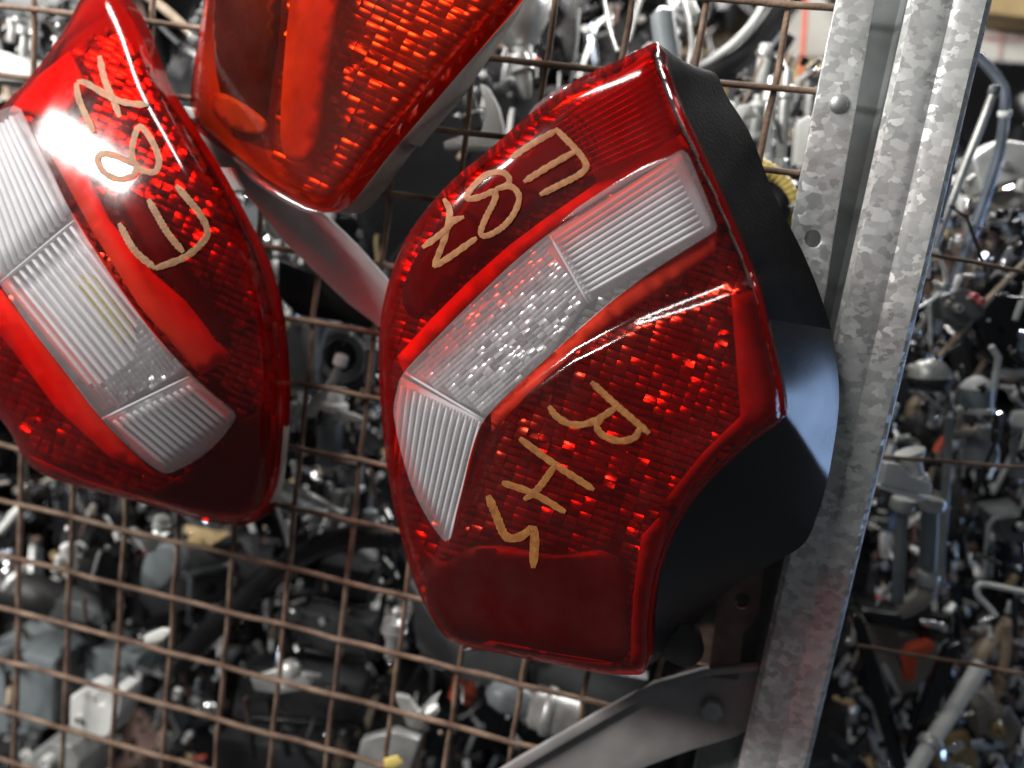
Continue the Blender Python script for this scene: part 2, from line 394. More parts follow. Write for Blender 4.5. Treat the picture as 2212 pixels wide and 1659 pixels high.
def disc(name, c_px, Y, rpx, thick, m, parent, sides=20, dome=0.25):
    c = at(*c_px, Y); r = rpx * ppm(c)
    V, F = lathe_vf(c + Vector((0, thick, 0)), c, [(0, r), (0.7, r), (1, r * 0.82), (1 + dome, r * 0.3)], sides)
    return mesh_obj(name, V, F, m, parent, sharp=40)
disc('rivet', (1814, 223), -0.0245, 20, 0.004, M['zinc'], post)
# diagonal braces
br = thing('diagonal_brace', 'flat grey steel brace running up to the foot of the post', 'brace', at(1300, 1650, -0.02))
plate_px('strap', [(980, 1745), (1120, 1652), (1290, 1552), (1415, 1484), (1520, 1452), (1592, 1444), (1665, 1440), (1650, 1560), (1590, 1592), (1490, 1622), (1400, 1655), (1240, 1740), (1100, 1800)], [], -0.014, 0.003, M['strap'], br)
plate_px('rolled_edge', [(965, 1738), (1112, 1645), (1285, 1545), (1412, 1477), (1518, 1447), (1640, 1438), (1640, 1450), (1524, 1462), (1420, 1494), (1297, 1562), (1128, 1660), (985, 1752)], [], -0.020, 0.005, M['strap'], br)
c = at(1538, 1528, -0.0165); r = 25 * ppm(c)
V, F = lathe_vf(c + Vector((0, 0.002, 0)), c + Vector((0, -0.006, 0)), [(0, r), (0.8, r), (1, r * 0.88)], 6); mesh_obj('hex_bolt', V, F, M['zinc'], br, smooth=False)
bp = thing('bracket_plate', 'dark brown rusty bracket plate with a round hole under the large lamp', 'bracket', at(1590, 1400, -0.01))
plate_px('plate', [(1560, 1250), (1625, 1215), (1650, 1230), (1640, 1330), (1606, 1370), (1594, 1470), (1530, 1462), (1545, 1350)], [(1604, 1298, 18)], -0.017, 0.003, M['rust2'], bp)
db = thing('upper_brace', 'grey steel strap slanting between the upper lamp and the wire mesh', 'brace', at(800, 640, -0.01))
plate_px('strap', [(430, 240), (520, 300), (640, 430), (760, 545), (850, 640), (880, 690), (850, 730), (750, 655), (625, 535), (540, 430), (420, 310)], [], -0.012, 0.003, M['pale_strap'], db)
plate_px('rolled_edge', [(640, 430), (690, 452), (770, 530), (862, 632), (880, 662), (862, 668), (770, 565), (680, 478)], [], -0.0165, 0.004, M['pale_strap'], db)

# ------------------------------------------------------------------ tail lamps
class Lamp:
    def __init__(s, root, cpx, Y0, n, outline, edge_px, edge_h, curv=(0, 0, 0, 0), ridge=None):
        s.root = root; s.c = cpx; s.o = at(cpx[0], cpx[1], Y0); s.n = Vector(n).normalized()
        s.out = outline; s.ep = edge_px; s.eh = edge_h; s.k = curv; s.ridge = ridge; s.cache = {}
    def h(s, x, y):
        key = (round(x, 2), round(y, 2))
        if key in s.cache: return s.cache[key]
        d = polydist((x, y), s.out) if inside((x, y), s.out) else 0.0
        t = min(d / s.ep, 1.0); v = -s.eh * (1 - math.sqrt(max(0, 1 - (1 - t) ** 2)))
        ux = (x - s.c[0]) / 400; uy = (y - s.c[1]) / 400
        v -= s.k[0] * ux * ux + s.k[1] * uy * uy + s.k[2] * ux * uy + s.k[3] * uy
        if s.ridge:
            pl, hh, ww = s.ridge
            dd = polydist((x, y), pl, False)
            # below the line: positive side
            best = min(range(len(pl) - 1), key=lambda i: segdist((x, y), pl[i], pl[i + 1]))
            a, b = pl[best], pl[best + 1]
            sd = (b[0] - a[0]) * (y - a[1]) - (b[1] - a[1]) * (x - a[0])
            u = max(-1, min(1, (dd if sd > 0 else -dd) / ww)); u = 0.5 + 0.5 * u; v += hh * (u * u * (3 - 2 * u))
        s.cache[key] = v; return v
    def P(s, x, y, off=0.0):
        d = ray(x, y); hh = s.h(x, y) + off
        t = (hh - (CAM - s.o).dot(s.n)) / d.dot(s.n)
        return CAM + d * t
    def F(s, x, y, off):                     # flat inner plane, no lens bulge
        d = ray(x, y); t = (off - (CAM - s.o).dot(s.n)) / d.dot(s.n); return CAM + d * t
    def lens(s, clear, red_m, step=11, clear_m=None):
        v2, F2 = tri_region(s.out, [clear] if clear else [], step)
        pts = [s.P(x, y) for x, y in v2]
        red = [f for f, c in F2 if not (clear and inside(c, clear))]
        V, F = submesh(pts, red); o = fix(mesh_obj('red_lens', V, F, red_m, s.root)); s.face(o)
        cl = None
        if clear:
            V, F = submesh(pts, [f for f, c in F2 if inside(c, clear)]); cl = fix(mesh_obj('amber_lens' if clear_m else 'clear_lens', V, F, clear_m or M['clear_lens'], s.root)); s.face(cl)
        return o, cl
    def face(s, o):
        if sum((Vector(p.normal).dot(s.n)) * p.area for p in o.data.polygons) < 0: o.data.flip_normals()
    def wall(s, name, depth0, depth1, m, grow=0.0, parent=None):
        n = len(s.out); V = []
        cc = s.P(*s.c)
        for dep, g in ((depth0, 0.0), (lerp(depth0, depth1, 0.5), grow * 0.7), (depth1, grow)):
            for x, y in s.out:
                p = s.P(x, y); r = (p - cc); r -= s.n * r.dot(s.n); V.append(p - s.n * dep + r.normalized() * g)
        F = []
        for k in range(2):
            for i in range(n): F.append((k * n + i, k * n + (i + 1) % n, (k + 1) * n + (i + 1) % n, (k + 1) * n + i))
        s.ring = V[-n:]
        return mesh_obj(name, V, F, m, parent or s.root)
    def housing(s, back, m, mid=0.5, name='housing', seal=None):
        """loft from the lens skirt ring to the given back ring (3-D points), closed at the back"""
        n = len(s.out); V = list(s.ring); rows = 5
        for k in range(1, rows + 1):
            t = k / rows
            for i in range(n):
                a = s.ring[i]; b = back[i]
                V.append(a.lerp(b, t) + s.n * (0.012 * math.sin(t * math.pi) * mid))
        F = []
        for k in range(rows):
            for i in range(n): F.append((k * n + i, k * n + (i + 1) % n, (k + 1) * n + (i + 1) % n, (k + 1) * n + i))
        cap = tuple(rows * n + i for i in range(n))
        if seal:
            sf = [f for f in F if seal(s.out[f[0] % n])]; F = [f for f in F if not seal(s.out[f[0] % n])]
            v_, f_ = submesh(V, sf); fix(mesh_obj('rubber_seal', v_, f_, M['matte_rubber'], s.root, sharp=50))
        F.append(cap)
        return fix(mesh_obj(name, V, F, m, s.root, sharp=50))
    def patch(s, name, poly, off, m, step=30, wob=0.0, parent=None):
        poly = [l2(poly[i], poly[(i + 1) % len(poly)], k / 8) for i in range(len(poly)) for k in range(8)] if len(poly) < 40 else poly
        v2, F2 = tri_region(poly, [], min(step, 24))
        V = [s.P(x, y, off) for x, y in v2]
        o = fix(mesh_obj(name, V, [f for f, c in F2], m, parent or s.root)); s.face(o)
        md = o.modifiers.new('thick', 'SOLIDIFY'); md.thickness = 0.0015; md.offset = -1
        return o
    def facets(s, poly, off, step, tilt, ang=0.0, m=None, parent=None, aspect=1.0, name='reflector', dome=0.12, skip=None):
        """tray of small mirror facets, each tilted its own way"""
        xs = [p[0] for p in poly]; ys = [p[1] for p in poly]; cx = sum(xs) / len(xs); cy = sum(ys) / len(ys)
        R = max(max(xs) - min(xs), max(ys) - min(ys)); V = []; F = []
        ca, sa = math.cos(ang), math.sin(ang); k = int(R / step) + 1
        for i in range(-k, k):
            for j in range(-int(k / aspect) - 1, int(k / aspect) + 1):
                q = [(i, j), (i + 0.96, j), (i + 0.96, j + 0.96), (i, j + 0.96)]
                px = [(cx + (a * ca - b * aspect * sa) * step, cy + (a * sa + b * aspect * ca) * step) for a, b in q]
                mx = sum(p[0] for p in px) / 4; my = sum(p[1] for p in px) / 4
                if not inside((mx, my), poly) or (skip and inside((mx, my), skip) and polydist((mx, my), skip) > 20): continue
                cl_ = 0.35 + 1.2 * max(0.0, math.sin(mx * 0.021 + 1.3 * math.sin(my * 0.017)) * math.cos(my * 0.026 + mx * 0.008)); tx = rnd.gauss(0, tilt * cl_); ty = rnd.gauss(-0.13, tilt * cl_); b = len(V); hs = step * 0.5 * 0.00028; G = 4
                for gj in range(G + 1):
                    for gi in range(G + 1):
                        u = gi / G; v = gj / G
                        x, y = l2(l2(px[0], px[1], u), l2(px[3], px[2], u), v)
                        uu, vv = 2 * u - 1, 2 * v - 1
                        V.append(s.P(x, y, off + (uu * tx + vv * ty) * hs + hs * dome * (2 - uu * uu - vv * vv)))
                F += [(b + gj * (G + 1) + gi, b + gj * (G + 1) + gi + 1, b + (gj + 1) * (G + 1) + gi + 1, b + (gj + 1) * (G + 1) + gi) for gj in range(G) for gi in range(G)]
        o = fix(mesh_obj(name, V, F, m or M['facet'], parent or s.root)); s.face(o); o['kind'] = 'stuff'; return o
    def ribs(s, a0, a1, b0, b1, n, off, rpx, m, parent, name='rib', lens=False, flat=0.7):
        if name == 'rib': rpx *= 1.25; off -= 0.001
        for i in range(n):
            t = (i + 0.5) / n; p = l2(a0, a1, t); q = l2(b0, b1, t); P = []
            K = 7
            for k in range(K):
                x, y = l2(p, q, k / (K - 1)); P.append(s.P(x, y, off))
            r = rpx * ppm(P[0]); V, F = sweep(P, [r * 0.75] + [r] * (K - 2) + [r * 0.75], 8, flat=flat)
            mesh_obj(name, V, F, m, parent)
    def stroke(s, pts, wpx, off, m, name='brush_stroke', parent=None):
        c = spline(pts, 5); V = []; F = []; n = len(c)
        for i, (x, y) in enumerate(c):
            ax, ay = c[max(0, i - 1)]; bx, by = c[min(n - 1, i + 1)]; L = math.hypot(bx - ax, by - ay) or 1
            nx, ny = -(by - ay) / L, (bx - ax) / L
            e = min(i, n - 1 - i); ww = wpx * (0.55 + 0.45 * min(1, e / 3.0)) * (1 + 0.10 * math.sin(i * 0.55 + x) + rnd.uniform(-0.04, 0.04))
            for u, o in ((-0.5, 0.0), (-0.3, 0.00008), (0.3, 0.00008), (0.5, 0.0)):
                V.append(s.P(x + nx * ww * u, y + ny * ww * u, off + o))
        for i in range(n - 1):
            for k in range(3): F.append((4 * i + k, 4 * i + k + 1, 4 * i + k + 5, 4 * i + k + 4))
        return mesh_obj(name, V, F, m, parent or s.root)
    def letters(s, name, strokes, wpx, m):
        V = []; F = []
        for q, st in enumerate(strokes):
            o = s.stroke(st, wpx * 1.25, 0.0006 + 0.00012 * q, m); b = len(V)
            V += [v.co.copy() for v in o.data.vertices]; F += [tuple(i + b for i in p.vertices) for p in o.data.polygons]
            bpy.data.objects.remove(o)
        return mesh_obj(name, V, F, m, s.root)

def edge_glint(s, pts, wmm, m, nrm=(-0.21, -0.95, 0.23), off=0.001, parent=None):
    """strip added along a lens edge, tilted to catch a tube-light glint"""
    P = [s.P(x, y, off) for x, y in spline(pts, 10)]; n_ = Vector(nrm).normalized(); V = []; F = []; n = len(P)
    for i, p in enumerate(P):
        t = (P[min(i + 1, n - 1)] - P[max(i - 1, 0)]).normalized(); u = n_.cross(t).normalized()
        e = min(i, n - 1 - i) / (n - 1); w_ = wmm * 0.0005 * min(1, 0.15 + 5 * e)
        for k in (-1, -0.5, 0, 0.5, 1): V.append(p + u * w_ * k - n_ * (0.00035 * k * k))
    for i in range(n - 1):
        for k in range(4): F.append((5 * i + k, 5 * i + k + 1, 5 * i + k + 6, 5 * i + k + 5))
    return mesh_obj('glint_strip', V, F, m, parent or s.root)
def T(lst, s, ox, oy): return [(ox + s * x, oy + s * y) for x, y in lst]

# ---- large lamp -------------------------------------------------------------
ctrl = [  # lens outline px, back-edge px, back-edge Y
 (1420, 88, 1500, 150, -.055), (1434, 140, 1545, 158, -.055), (1462, 220, 1572, 210, -.055), (1508, 318, 1622, 292, -.055), (1560, 432, 1672, 420, -.055), (1622, 588, 1742, 562, -.055),
 (1645, 660, 1786, 680, -.055), (1670, 770, 1806, 770, -.055), (1690, 862, 1812, 880, -.055), (1690, 908, 1790, 1030, -.055),
 (1612, 965, 1768, 1105, -.05), (1522, 1050, 1736, 1175, -.05), (1455, 1140, 1660, 1222, -.05), (1418, 1240, 1575, 1275, -.05), (1402, 1340, 1500, 1350, -.05), (1400, 1420, 1440, 1410, -.05),
 (1388, 1458, 1400, 1440, -.05), (1300, 1455, 1300, 1430, -.05), (1180, 1432, 1180, 1400, -.05), (1060, 1408, 1080, 1370, -.05), (985, 1390, 1020, 1350, -.05), (950, 1362, 985, 1330, -.05),
 (900, 1270, 940, 1240, -.05), (866, 1160, 915, 1140, -.05), (842, 1050, 895, 1040, -.05), (824, 900, 880, 900, -.05), (818, 780, 878, 790, -.05), (822, 690, 885, 700, -.05),
 (842, 600, 905, 620, -.05), (874, 520, 940, 550, -.05), (922, 450, 985, 485, -.05), (985, 382, 1040, 420, -.05), (1065, 316, 1110, 355, -.05), (1150, 240, 1190, 280, -.05), (1235, 178, 1270, 215, -.05), (1330, 133, 1370, 165, -.05)]
# sharp corners get doubled control points
def corner(c, idx):
    out = []
    for i, p in enumerate(c):
        if i in idx:
            a = c[i - 1]; b = c[(i + 1) % len(c)]
            out.append(tuple(lerp(u, v, 0.08) for u, v in zip(p, a))); out.append(tuple(lerp(u, v, 0.08) for u, v in zip(p, b)))
        else: out.append(p)
    return out
cs = spline(corner(ctrl, {0, 9, 16}), 13, True)
out1 = [(p[0], p[1]) for p in cs]
R1 = thing('large_tail_lamp', 'large red car tail lamp beside the post, marked E87 R H S in gold', 'tail lamp', at(1250, 1300, -0.05))
A = Lamp(R1, (1240, 780), -0.125, (-0.20, -0.97, -0.02), out1, 58, 0.016, (0.008, 0.003, -0.004, 0.0),
         ridge=([(930, 1230), (1010, 1080), (1060, 960), (1130, 850), (1240, 768), (1380, 695), (1520, 645), (1640, 600)], 0.0055, 15))
clear1 = spline([(872, 805), (950, 722), (1030, 642), (1110, 566), (1190, 502), (1280, 442), (1370, 384), (1450, 336), (1474, 324), (1486, 332), (1510, 388), (1535, 450), (1549, 490), (1544, 500), (1480, 540), (1400, 592), (1320, 652),
                 (1250, 712), (1180, 775), (1120, 830), (1060, 890), (1035, 927), (1015, 985), (1000, 1050), (985, 1110), (974, 1162), (962, 1170), (930, 1130), (895, 1065), (870, 990), (856, 930), (850, 885), (857, 845)], 13, True)
red1, clr1 = A.lens(clear1, M['red_lens'])
A.wall('lens_skirt', 0.0, 0.016, M['red_wall'], 0.001)
A.housing([at(p[2], p[3], p[4]) for p in cs], M['black'], 0.0, seal=lambda p: p[0] > 1400 and p[1] < 690)
# bulb carrier on the back, hung against the mesh
def carrier(s, poly, Yf, Yb, m, name='bulb_carrier'):
    V = [at(x, y, Yf) for x, y in poly] + [at(x, y, Yb) for x, y in poly]; n = len(poly)
    F = [(i, (i + 1) % n, n + (i + 1) % n, n + i) for i in range(n)] + [tuple(range(n)), tuple(n + i for i in range(n))]
    return fix(mesh_obj(name, V, F, m, s.root, sharp=40))
carrier(A, spline([(1000, 600), (1300, 420), (1560, 560), (1640, 860), (1500, 1060), (1250, 1250), (1020, 1200), (940, 900)], 40, True), -0.052, -0.005, M['dark_grey'])
V, F = lathe_vf(at(1485, 1405, -0.035), at(1430, 1335, -0.06), [(0, .012), (0.3, .0155), (0.8, .0155), (0.95, .013), (1.02, .006)], 22); mesh_obj('bulb_holder', V, F, M['rubber'], R1, sharp=40)
# inside: dark tray, light inner panels, faceted reflectors
def inset(poly, k):
    cx = sum(p[0] for p in poly) / len(poly); cy = sum(p[1] for p in poly) / len(poly)
    return [(cx + (x - cx) * k, cy + (y - cy) * k) for x, y in poly]
A.patch('inner_tray', inset(out1, 0.985), -0.032, M['inner_dark'], 40)
IW = M['inner_white']
A.patch('inner_panel', [(858, 770), (930, 690), (1010, 610), (1100, 530), (1180, 470), (1290, 395), (1400, 330), (1470, 290), (1490, 320), (1370, 384), (1190, 502), (1030, 642), (872, 805)], -0.016, IW)
A.patch('inner_panel', [(1550, 495), (1480, 540), (1400, 590), (1320, 650), (1250, 710), (1180, 775), (1120, 830), (1060, 890), (1062, 935), (1140, 850), (1240, 762), (1350, 680), (1450, 610), (1545, 545)], -0.016, IW)
A.patch('inner_panel', [(1580, 640), (1640, 625), (1690, 880), (1640, 920), (1560, 970), (1500, 1040), (1470, 1100), (1440, 1080), (1520, 980), (1600, 900)], -0.016, M['inner_grey'])  # border panels, here and the next two, stand in for lens edge glow
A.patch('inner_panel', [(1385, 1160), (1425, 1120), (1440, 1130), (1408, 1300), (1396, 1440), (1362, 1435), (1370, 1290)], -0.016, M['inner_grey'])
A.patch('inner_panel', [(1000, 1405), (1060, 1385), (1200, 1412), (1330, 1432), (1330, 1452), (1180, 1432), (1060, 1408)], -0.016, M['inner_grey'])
A.patch('inner_panel', [(1230, 250), (1400, 110), (1470, 280), (1400, 330), (1290, 395)], -0.016, IW)
A.facets(inset(out1, 0.975), -0.027, 27, 0.34, 0.32, aspect=0.62, skip=clear1)
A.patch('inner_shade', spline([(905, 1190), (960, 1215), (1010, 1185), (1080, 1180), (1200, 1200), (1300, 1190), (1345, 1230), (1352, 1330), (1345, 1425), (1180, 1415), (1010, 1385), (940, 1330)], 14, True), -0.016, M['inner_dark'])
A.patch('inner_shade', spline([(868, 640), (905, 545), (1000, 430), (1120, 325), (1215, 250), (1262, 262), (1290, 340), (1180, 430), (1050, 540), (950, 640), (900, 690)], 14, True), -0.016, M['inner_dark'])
# ribs: red ones near the tip, frosted ones in the clear band
A.ribs((1405, 112), (1462, 300), (1180, 250), (1265, 385), 13, -0.010, 6.0, M['red_rib'], red1)
A.patch('frosted_bed', [(1190, 505), (1470, 330), (1545, 495), (1275, 652)], -0.013, M['frost_bed'], 30, parent=clr1)
A.ribs((1448, 346), (1524, 498), (1196, 512), (1268, 640), 12, -0.009, 6.2, M['frost'], clr1)
A.patch('frosted_bed', [(866, 815), (1048, 912), (1012, 1000), (968, 1162), (900, 1070), (853, 900)], -0.013, M['frost_bed'], 30, parent=clr1)
A.ribs((862, 830), (1044, 915), (850, 985), (975, 1180), 13, -0.009, 5.6, M['frost'], clr1)
A.patch('frosted_bed', [(1186, 508), (1270, 650), (1180, 775), (1052, 898), (874, 806), (1030, 645)], -0.020, M['frost'], 30, parent=clr1)
A.facets([(1180, 520), (1260, 650), (1170, 770), (1050, 890), (885, 806), (1030, 650)], -0.012, 20, 0.26, -0.72, m=M['white_facet'], parent=clr1, name='clear_reflector', aspect=0.5)
A.ribs((1188, 508), (1188, 508), (1272, 655), (1272, 655), 1, -0.005, 5, M['frost'], clr1, name='divider')
A.ribs((876, 806), (876, 806), (1046, 908), (1046, 908), 1, -0.005, 4, M['frost'], clr1, name='divider')
edge_glint(A, [(1142, 246), (1190, 208), (1236, 180)], 4.2, M['clear_lens'], off=0.002)
edge_glint(A, [(1212, 478), (1300, 420), (1390, 366), (1448, 338)], 3.2, M['clear_lens'], off=0.0015, parent=clr1)
# bead added along the lens side next to the housing to catch a highlight
P = [A.P(x, y, -0.001) for x, y in spline([(1432, 140), (1470, 240), (1516, 340), (1570, 460), (1628, 606), (1652, 700), (1680, 815), (1693, 895)], 14)]
V, F = sweep(P, [0.0016] * len(P), 8); mesh_obj('highlight_bead', V, F, M['red_wall'], R1)
# marker writing
q4 = lambda l: T(l, .36765, 813.2, 67.8); q5 = lambda l: T(l, .39828, 813.2, 643.8)
PT = M['paint']
A.letters('marker_letter', [q4([(790, 745), (900, 670), (1060, 578)]), q4([(1050, 570), (1120, 640), (1195, 720), (1232, 790), (1190, 842), (1080, 900), (960, 960)]), q4([(865, 885), (1000, 800), (1170, 703)])], 11, PT)
A.letters('marker_letter', [q4([(715, 925), (600, 975), (530, 978), (560, 920), (640, 845), (730, 825), (778, 860), (770, 900), (700, 925)]),
                            q4([(700, 925), (790, 912), (838, 970), (810, 1065), (740, 1150), (650, 1200), (612, 1185), (640, 1100), (690, 1000), (708, 930)])], 10.5, PT)
A.letters('marker_letter', [q4([(395, 980), (430, 1060), (405, 1200), (335, 1385)]), q4([(335, 1385), (430, 1325), (590, 1212)]), q4([(270, 1270), (390, 1180), (450, 1115), (515, 1090)])], 11, PT)
A.letters('marker_letter', [q5([(1165, 455), (1300, 580), (1480, 735)]), q5([(935, 585), (980, 645), (1070, 688), (1180, 668), (1305, 590)]), q5([(1240, 630), (1195, 690), (1230, 745), (1320, 775), (1400, 755), (1430, 702)])], 12, PT)
A.letters('marker_letter', [q5([(775, 760), (950, 890), (1180, 1040)]), q5([(970, 905), (880, 1030), (800, 1095)]), q5([(680, 1000), (850, 1060), (1025, 1162)])], 12, PT)
A.letters('marker_letter', [q5([(605, 1070), (650, 1180), (700, 1290), (770, 1298), (845, 1255), (858, 1300), (850, 1465)])], 15, PT)

# ---- left lamp ---------------------------------------------------------------
ctrl2 = [(262, -10), (300, 58), (345, 175), (400, 268), (460, 368), (520, 478), (560, 560), (588, 650), (604, 760), (608, 880), (602, 985), (592, 1060), (575, 1102), (545, 1130), (500, 1134), (420, 1120), (300, 1085), (180, 1055),
         (85, 1022), (50, 988), (15, 925), (-60, 830), (-150, 700), (-190, 540), (-150, 380), (-70, 285), (0, 232), (80, 148), (140, 60), (180, -10), (220, -40)]
out2 = spline(ctrl2, 14, True)
R2 = thing('band_tail_lamp', 'red car tail lamp marked only E87 in glare-washed gold, cut off by the picture edge', 'tail lamp', at(300, 1000, -0.05))
B = Lamp(R2, (250, 600), -0.115, (0.05, -0.985, 0.10), out2, 70, 0.020, (0.030, 0.018, 0.014, 0.0))
clear2 = spline([(45, 235), (105, 355), (150, 450), (230, 580), (320, 705), (420, 815), (505, 888), (510, 900), (480, 945), (430, 990), (368, 1022), (352, 1022), (300, 985), (220, 905), (130, 790), (60, 700), (0, 615), (-60, 540), (-90, 420), (-70, 310), (-20, 250), (30, 228)], 14, True)
red2, clr2 = B.lens(clear2, M['red_lens'])
B.wall('lens_skirt', 0.0, 0.014, M['red_wall'], 0.0005)
cB = (250, 560)
B.housing([at(cB[0] + (x - cB[0]) * (1.0 if x < 250 else 1.02) + 6, cB[1] + (y - cB[1]) * 0.95, -0.045) for x, y in out2], M['beige'], 0.6)
carrier(B, spline([(50, 300), (250, 260), (440, 560), (500, 900), (300, 960), (0, 700)], 40, True), -0.048, -0.005, M['dark_grey'])
B.patch('inner_tray', inset(out2, 0.985), -0.032, M['inner_dark'], 45)
B.patch('inner_panel', [(110, 335), (165, 330), (235, 475), (330, 590), (400, 650), (500, 772), (432, 812), (300, 660), (200, 500)], -0.016, IW)
B.patch('inner_panel', [(60, 180), (150, 110), (190, 190), (120, 270), (60, 240), (20, 240)], -0.016, IW)
B.patch('inner_panel', [(0, 625), (60, 705), (130, 795), (220, 910), (300, 990), (340, 1030), (240, 990), (120, 880), (30, 760), (-30, 690)], -0.016, IW)
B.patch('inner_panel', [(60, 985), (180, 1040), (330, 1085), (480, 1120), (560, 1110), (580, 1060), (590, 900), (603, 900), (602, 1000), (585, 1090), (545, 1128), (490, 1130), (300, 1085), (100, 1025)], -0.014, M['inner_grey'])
B.facets(inset(out2, 0.975), -0.026, 26, 0.34, 0.40, aspect=0.62, skip=clear2)
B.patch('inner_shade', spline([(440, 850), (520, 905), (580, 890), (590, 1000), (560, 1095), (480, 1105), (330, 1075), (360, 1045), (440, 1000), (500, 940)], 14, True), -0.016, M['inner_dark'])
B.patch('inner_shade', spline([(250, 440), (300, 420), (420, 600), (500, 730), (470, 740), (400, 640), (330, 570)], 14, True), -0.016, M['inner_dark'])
B.patch('frosted_bed', [(45, 240), (150, 455), (0, 608), (-60, 530), (-80, 330)], -0.013, M['frost_bed'], 30, parent=clr2)
B.ribs((30, 250), (-75, 330), (145, 470), (5, 600), 11, -0.009, 6.5, M['frost'], clr2)
B.patch('frosted_bed', [(155, 460), (320, 708), (405, 805), (225, 900), (130, 788), (5, 612)], -0.024, M['frost'], 30, parent=clr2)
B.ribs((160, 485), (12, 615), (395, 790), (228, 880), 11, -0.014, 5.0, M['frost'], clr2)
B.facets([(300, 690), (395, 800), (225, 890), (190, 840), (290, 770)], -0.010, 13, 0.30, 0.93, parent=clr2, name='clear_reflector', aspect=0.8)
B.patch('amber_bulb', spline([(190, 590), (240, 640), (290, 720), (260, 745), (210, 680), (170, 620)], 20, True), -0.018, M['inner_amber'], 20, parent=clr2)
B.patch('frosted_bed', [(228, 902), (408, 812), (508, 898), (430, 988), (360, 1020), (300, 980)], -0.013, M['frost_bed'], 30, parent=clr2)
B.ribs((412, 830), (238, 912), (502, 905), (355, 1012), 12, -0.009, 5.6, M['frost'], clr2)
B.ribs((160, 478), (160, 478), (0, 612), (0, 612), 1, -0.005, 5, M['frost'], clr2, name='divider')
B.ribs((408, 815), (408, 815), (222, 905), (222, 905), 1, -0.005, 5, M['frost'], clr2, name='divider')
q1 = lambda l: T(l, .28594, 0, 0)
P2 = M['glare_paint']
B.letters('marker_letter', [q1([(750, 420), (790, 600), (850, 740), (905, 885)]), q1([(575, 625), (600, 760), (710, 1000)]), q1([(580, 620), (650, 627), (850, 742), (980, 780), (1120, 790)])], 11, P2)
B.letters('marker_letter', [q1([(1000, 1238), (880, 1180), (770, 1160), (735, 1210), (790, 1305), (900, 1352), (1000, 1325), (1032, 1260), (1000, 1200), (1005, 1080), (1045, 962), (1100, 990), (1170, 1110), (1202, 1220), (1170, 1298), (1090, 1290), (1020, 1250)])], 11, P2)
B.letters('marker_letter', [[(257, 482), (290, 540), (335, 580)], [(335, 580), (400, 555), (440, 520), (448, 498), (430, 460), (380, 400)], [(320, 430), (360, 500), (396, 545)]], 12, P2)

# ---- upper lamp --------------------------------------------------------------
ctrl3 = [(452, -120), (440, 0), (422, 120), (412, 200), (412, 255), (420, 276), (440, 294), (525, 362), (610, 420), (668, 452), (700, 456), (724, 446), (748, 422), (830, 312), (940, 182), (1032, 78), (1105, -8), (1160, -110), (1100, -190), (800, -230), (520, -200)]
out3 = spline(ctrl3, 14, True)
R3 = thing('upper_tail_lamp', 'plain orange-red car tail lamp without clear band, hanging above the other two', 'tail lamp', at(700, 300, -0.05))
Cc = Lamp(R3, (740, 140), -0.105, (-0.33, -0.92, -0.13), out3, 46, 0.014, (0.010, 0.010, 0.004, 0.0))
amb3 = spline([(460, -60), (530, -70), (600, -50), (604, 60), (588, 180), (578, 250), (566, 296), (520, 305), (455, 280), (432, 262), (428, 215), (440, 100)], 12, True)
red3, amber3 = Cc.lens(amb3, M['top_lens'], clear_m=M['amber_lens'])
Cc.wall('lens_skirt', 0.0, 0.010, M['top_lens'], 0.0015)
back3 = []
for x, y in out3:
    if x > 720: bx, by = x + lerp(18, 62, max(0, min(1, (y + 20) / 200))), y + 26
    else: bx, by = x + 30, y - 12
    if 690 < x < 840 and y > 280: bx, by = x + 70, y + 5
    back3.append(at(bx, by, -0.035))
Cc.housing(back3, M['beige'], 0.5)
carrier(Cc, spline([(560, -60), (900, -80), (960, 80), (780, 260), (640, 260), (540, 120)], 40, True), -0.037, -0.005, M['dark_grey'])
edge_glint(Cc, [(518, 362), (560, 392), (610, 424), (660, 450), (694, 458)], 5.0, M['clear_lens'], off=0.003)
Cc.patch('inner_tray', inset(out3, 0.985), -0.028, IW, 45)
Cc.facets([(600, -140), (1060, -140), (1060, 40), (930, 190), (745, 410), (690, 440), (600, 400), (600, 250), (620, 80)], -0.024, 30, 0.32, 0.45, aspect=0.6)
M['inner_mid'] = mat('inner_mid_plastic', (0.40, 0.39, 0.38), 0.5, noise=0.5, nscale=30)
Cc.patch('inner_panel', spline([(622, 40), (650, -100), (740, -100), (720, 60), (700, 190), (680, 320), (640, 350), (606, 300)], 14, True), -0.014, M['inner_mid'])
Cc.patch('dark_chamber', [(455, -60), (610, -60), (600, 80), (575, 200), (570, 310), (450, 285), (428, 240), (440, 130)], -0.019, M['black'], 40)
Cc.patch('amber_bulb', spline([(452, 205), (482, 202), (530, 228), (572, 262), (566, 288), (520, 284), (476, 258), (450, 232)], 10, True), -0.015, M['inner_mid'], 12)

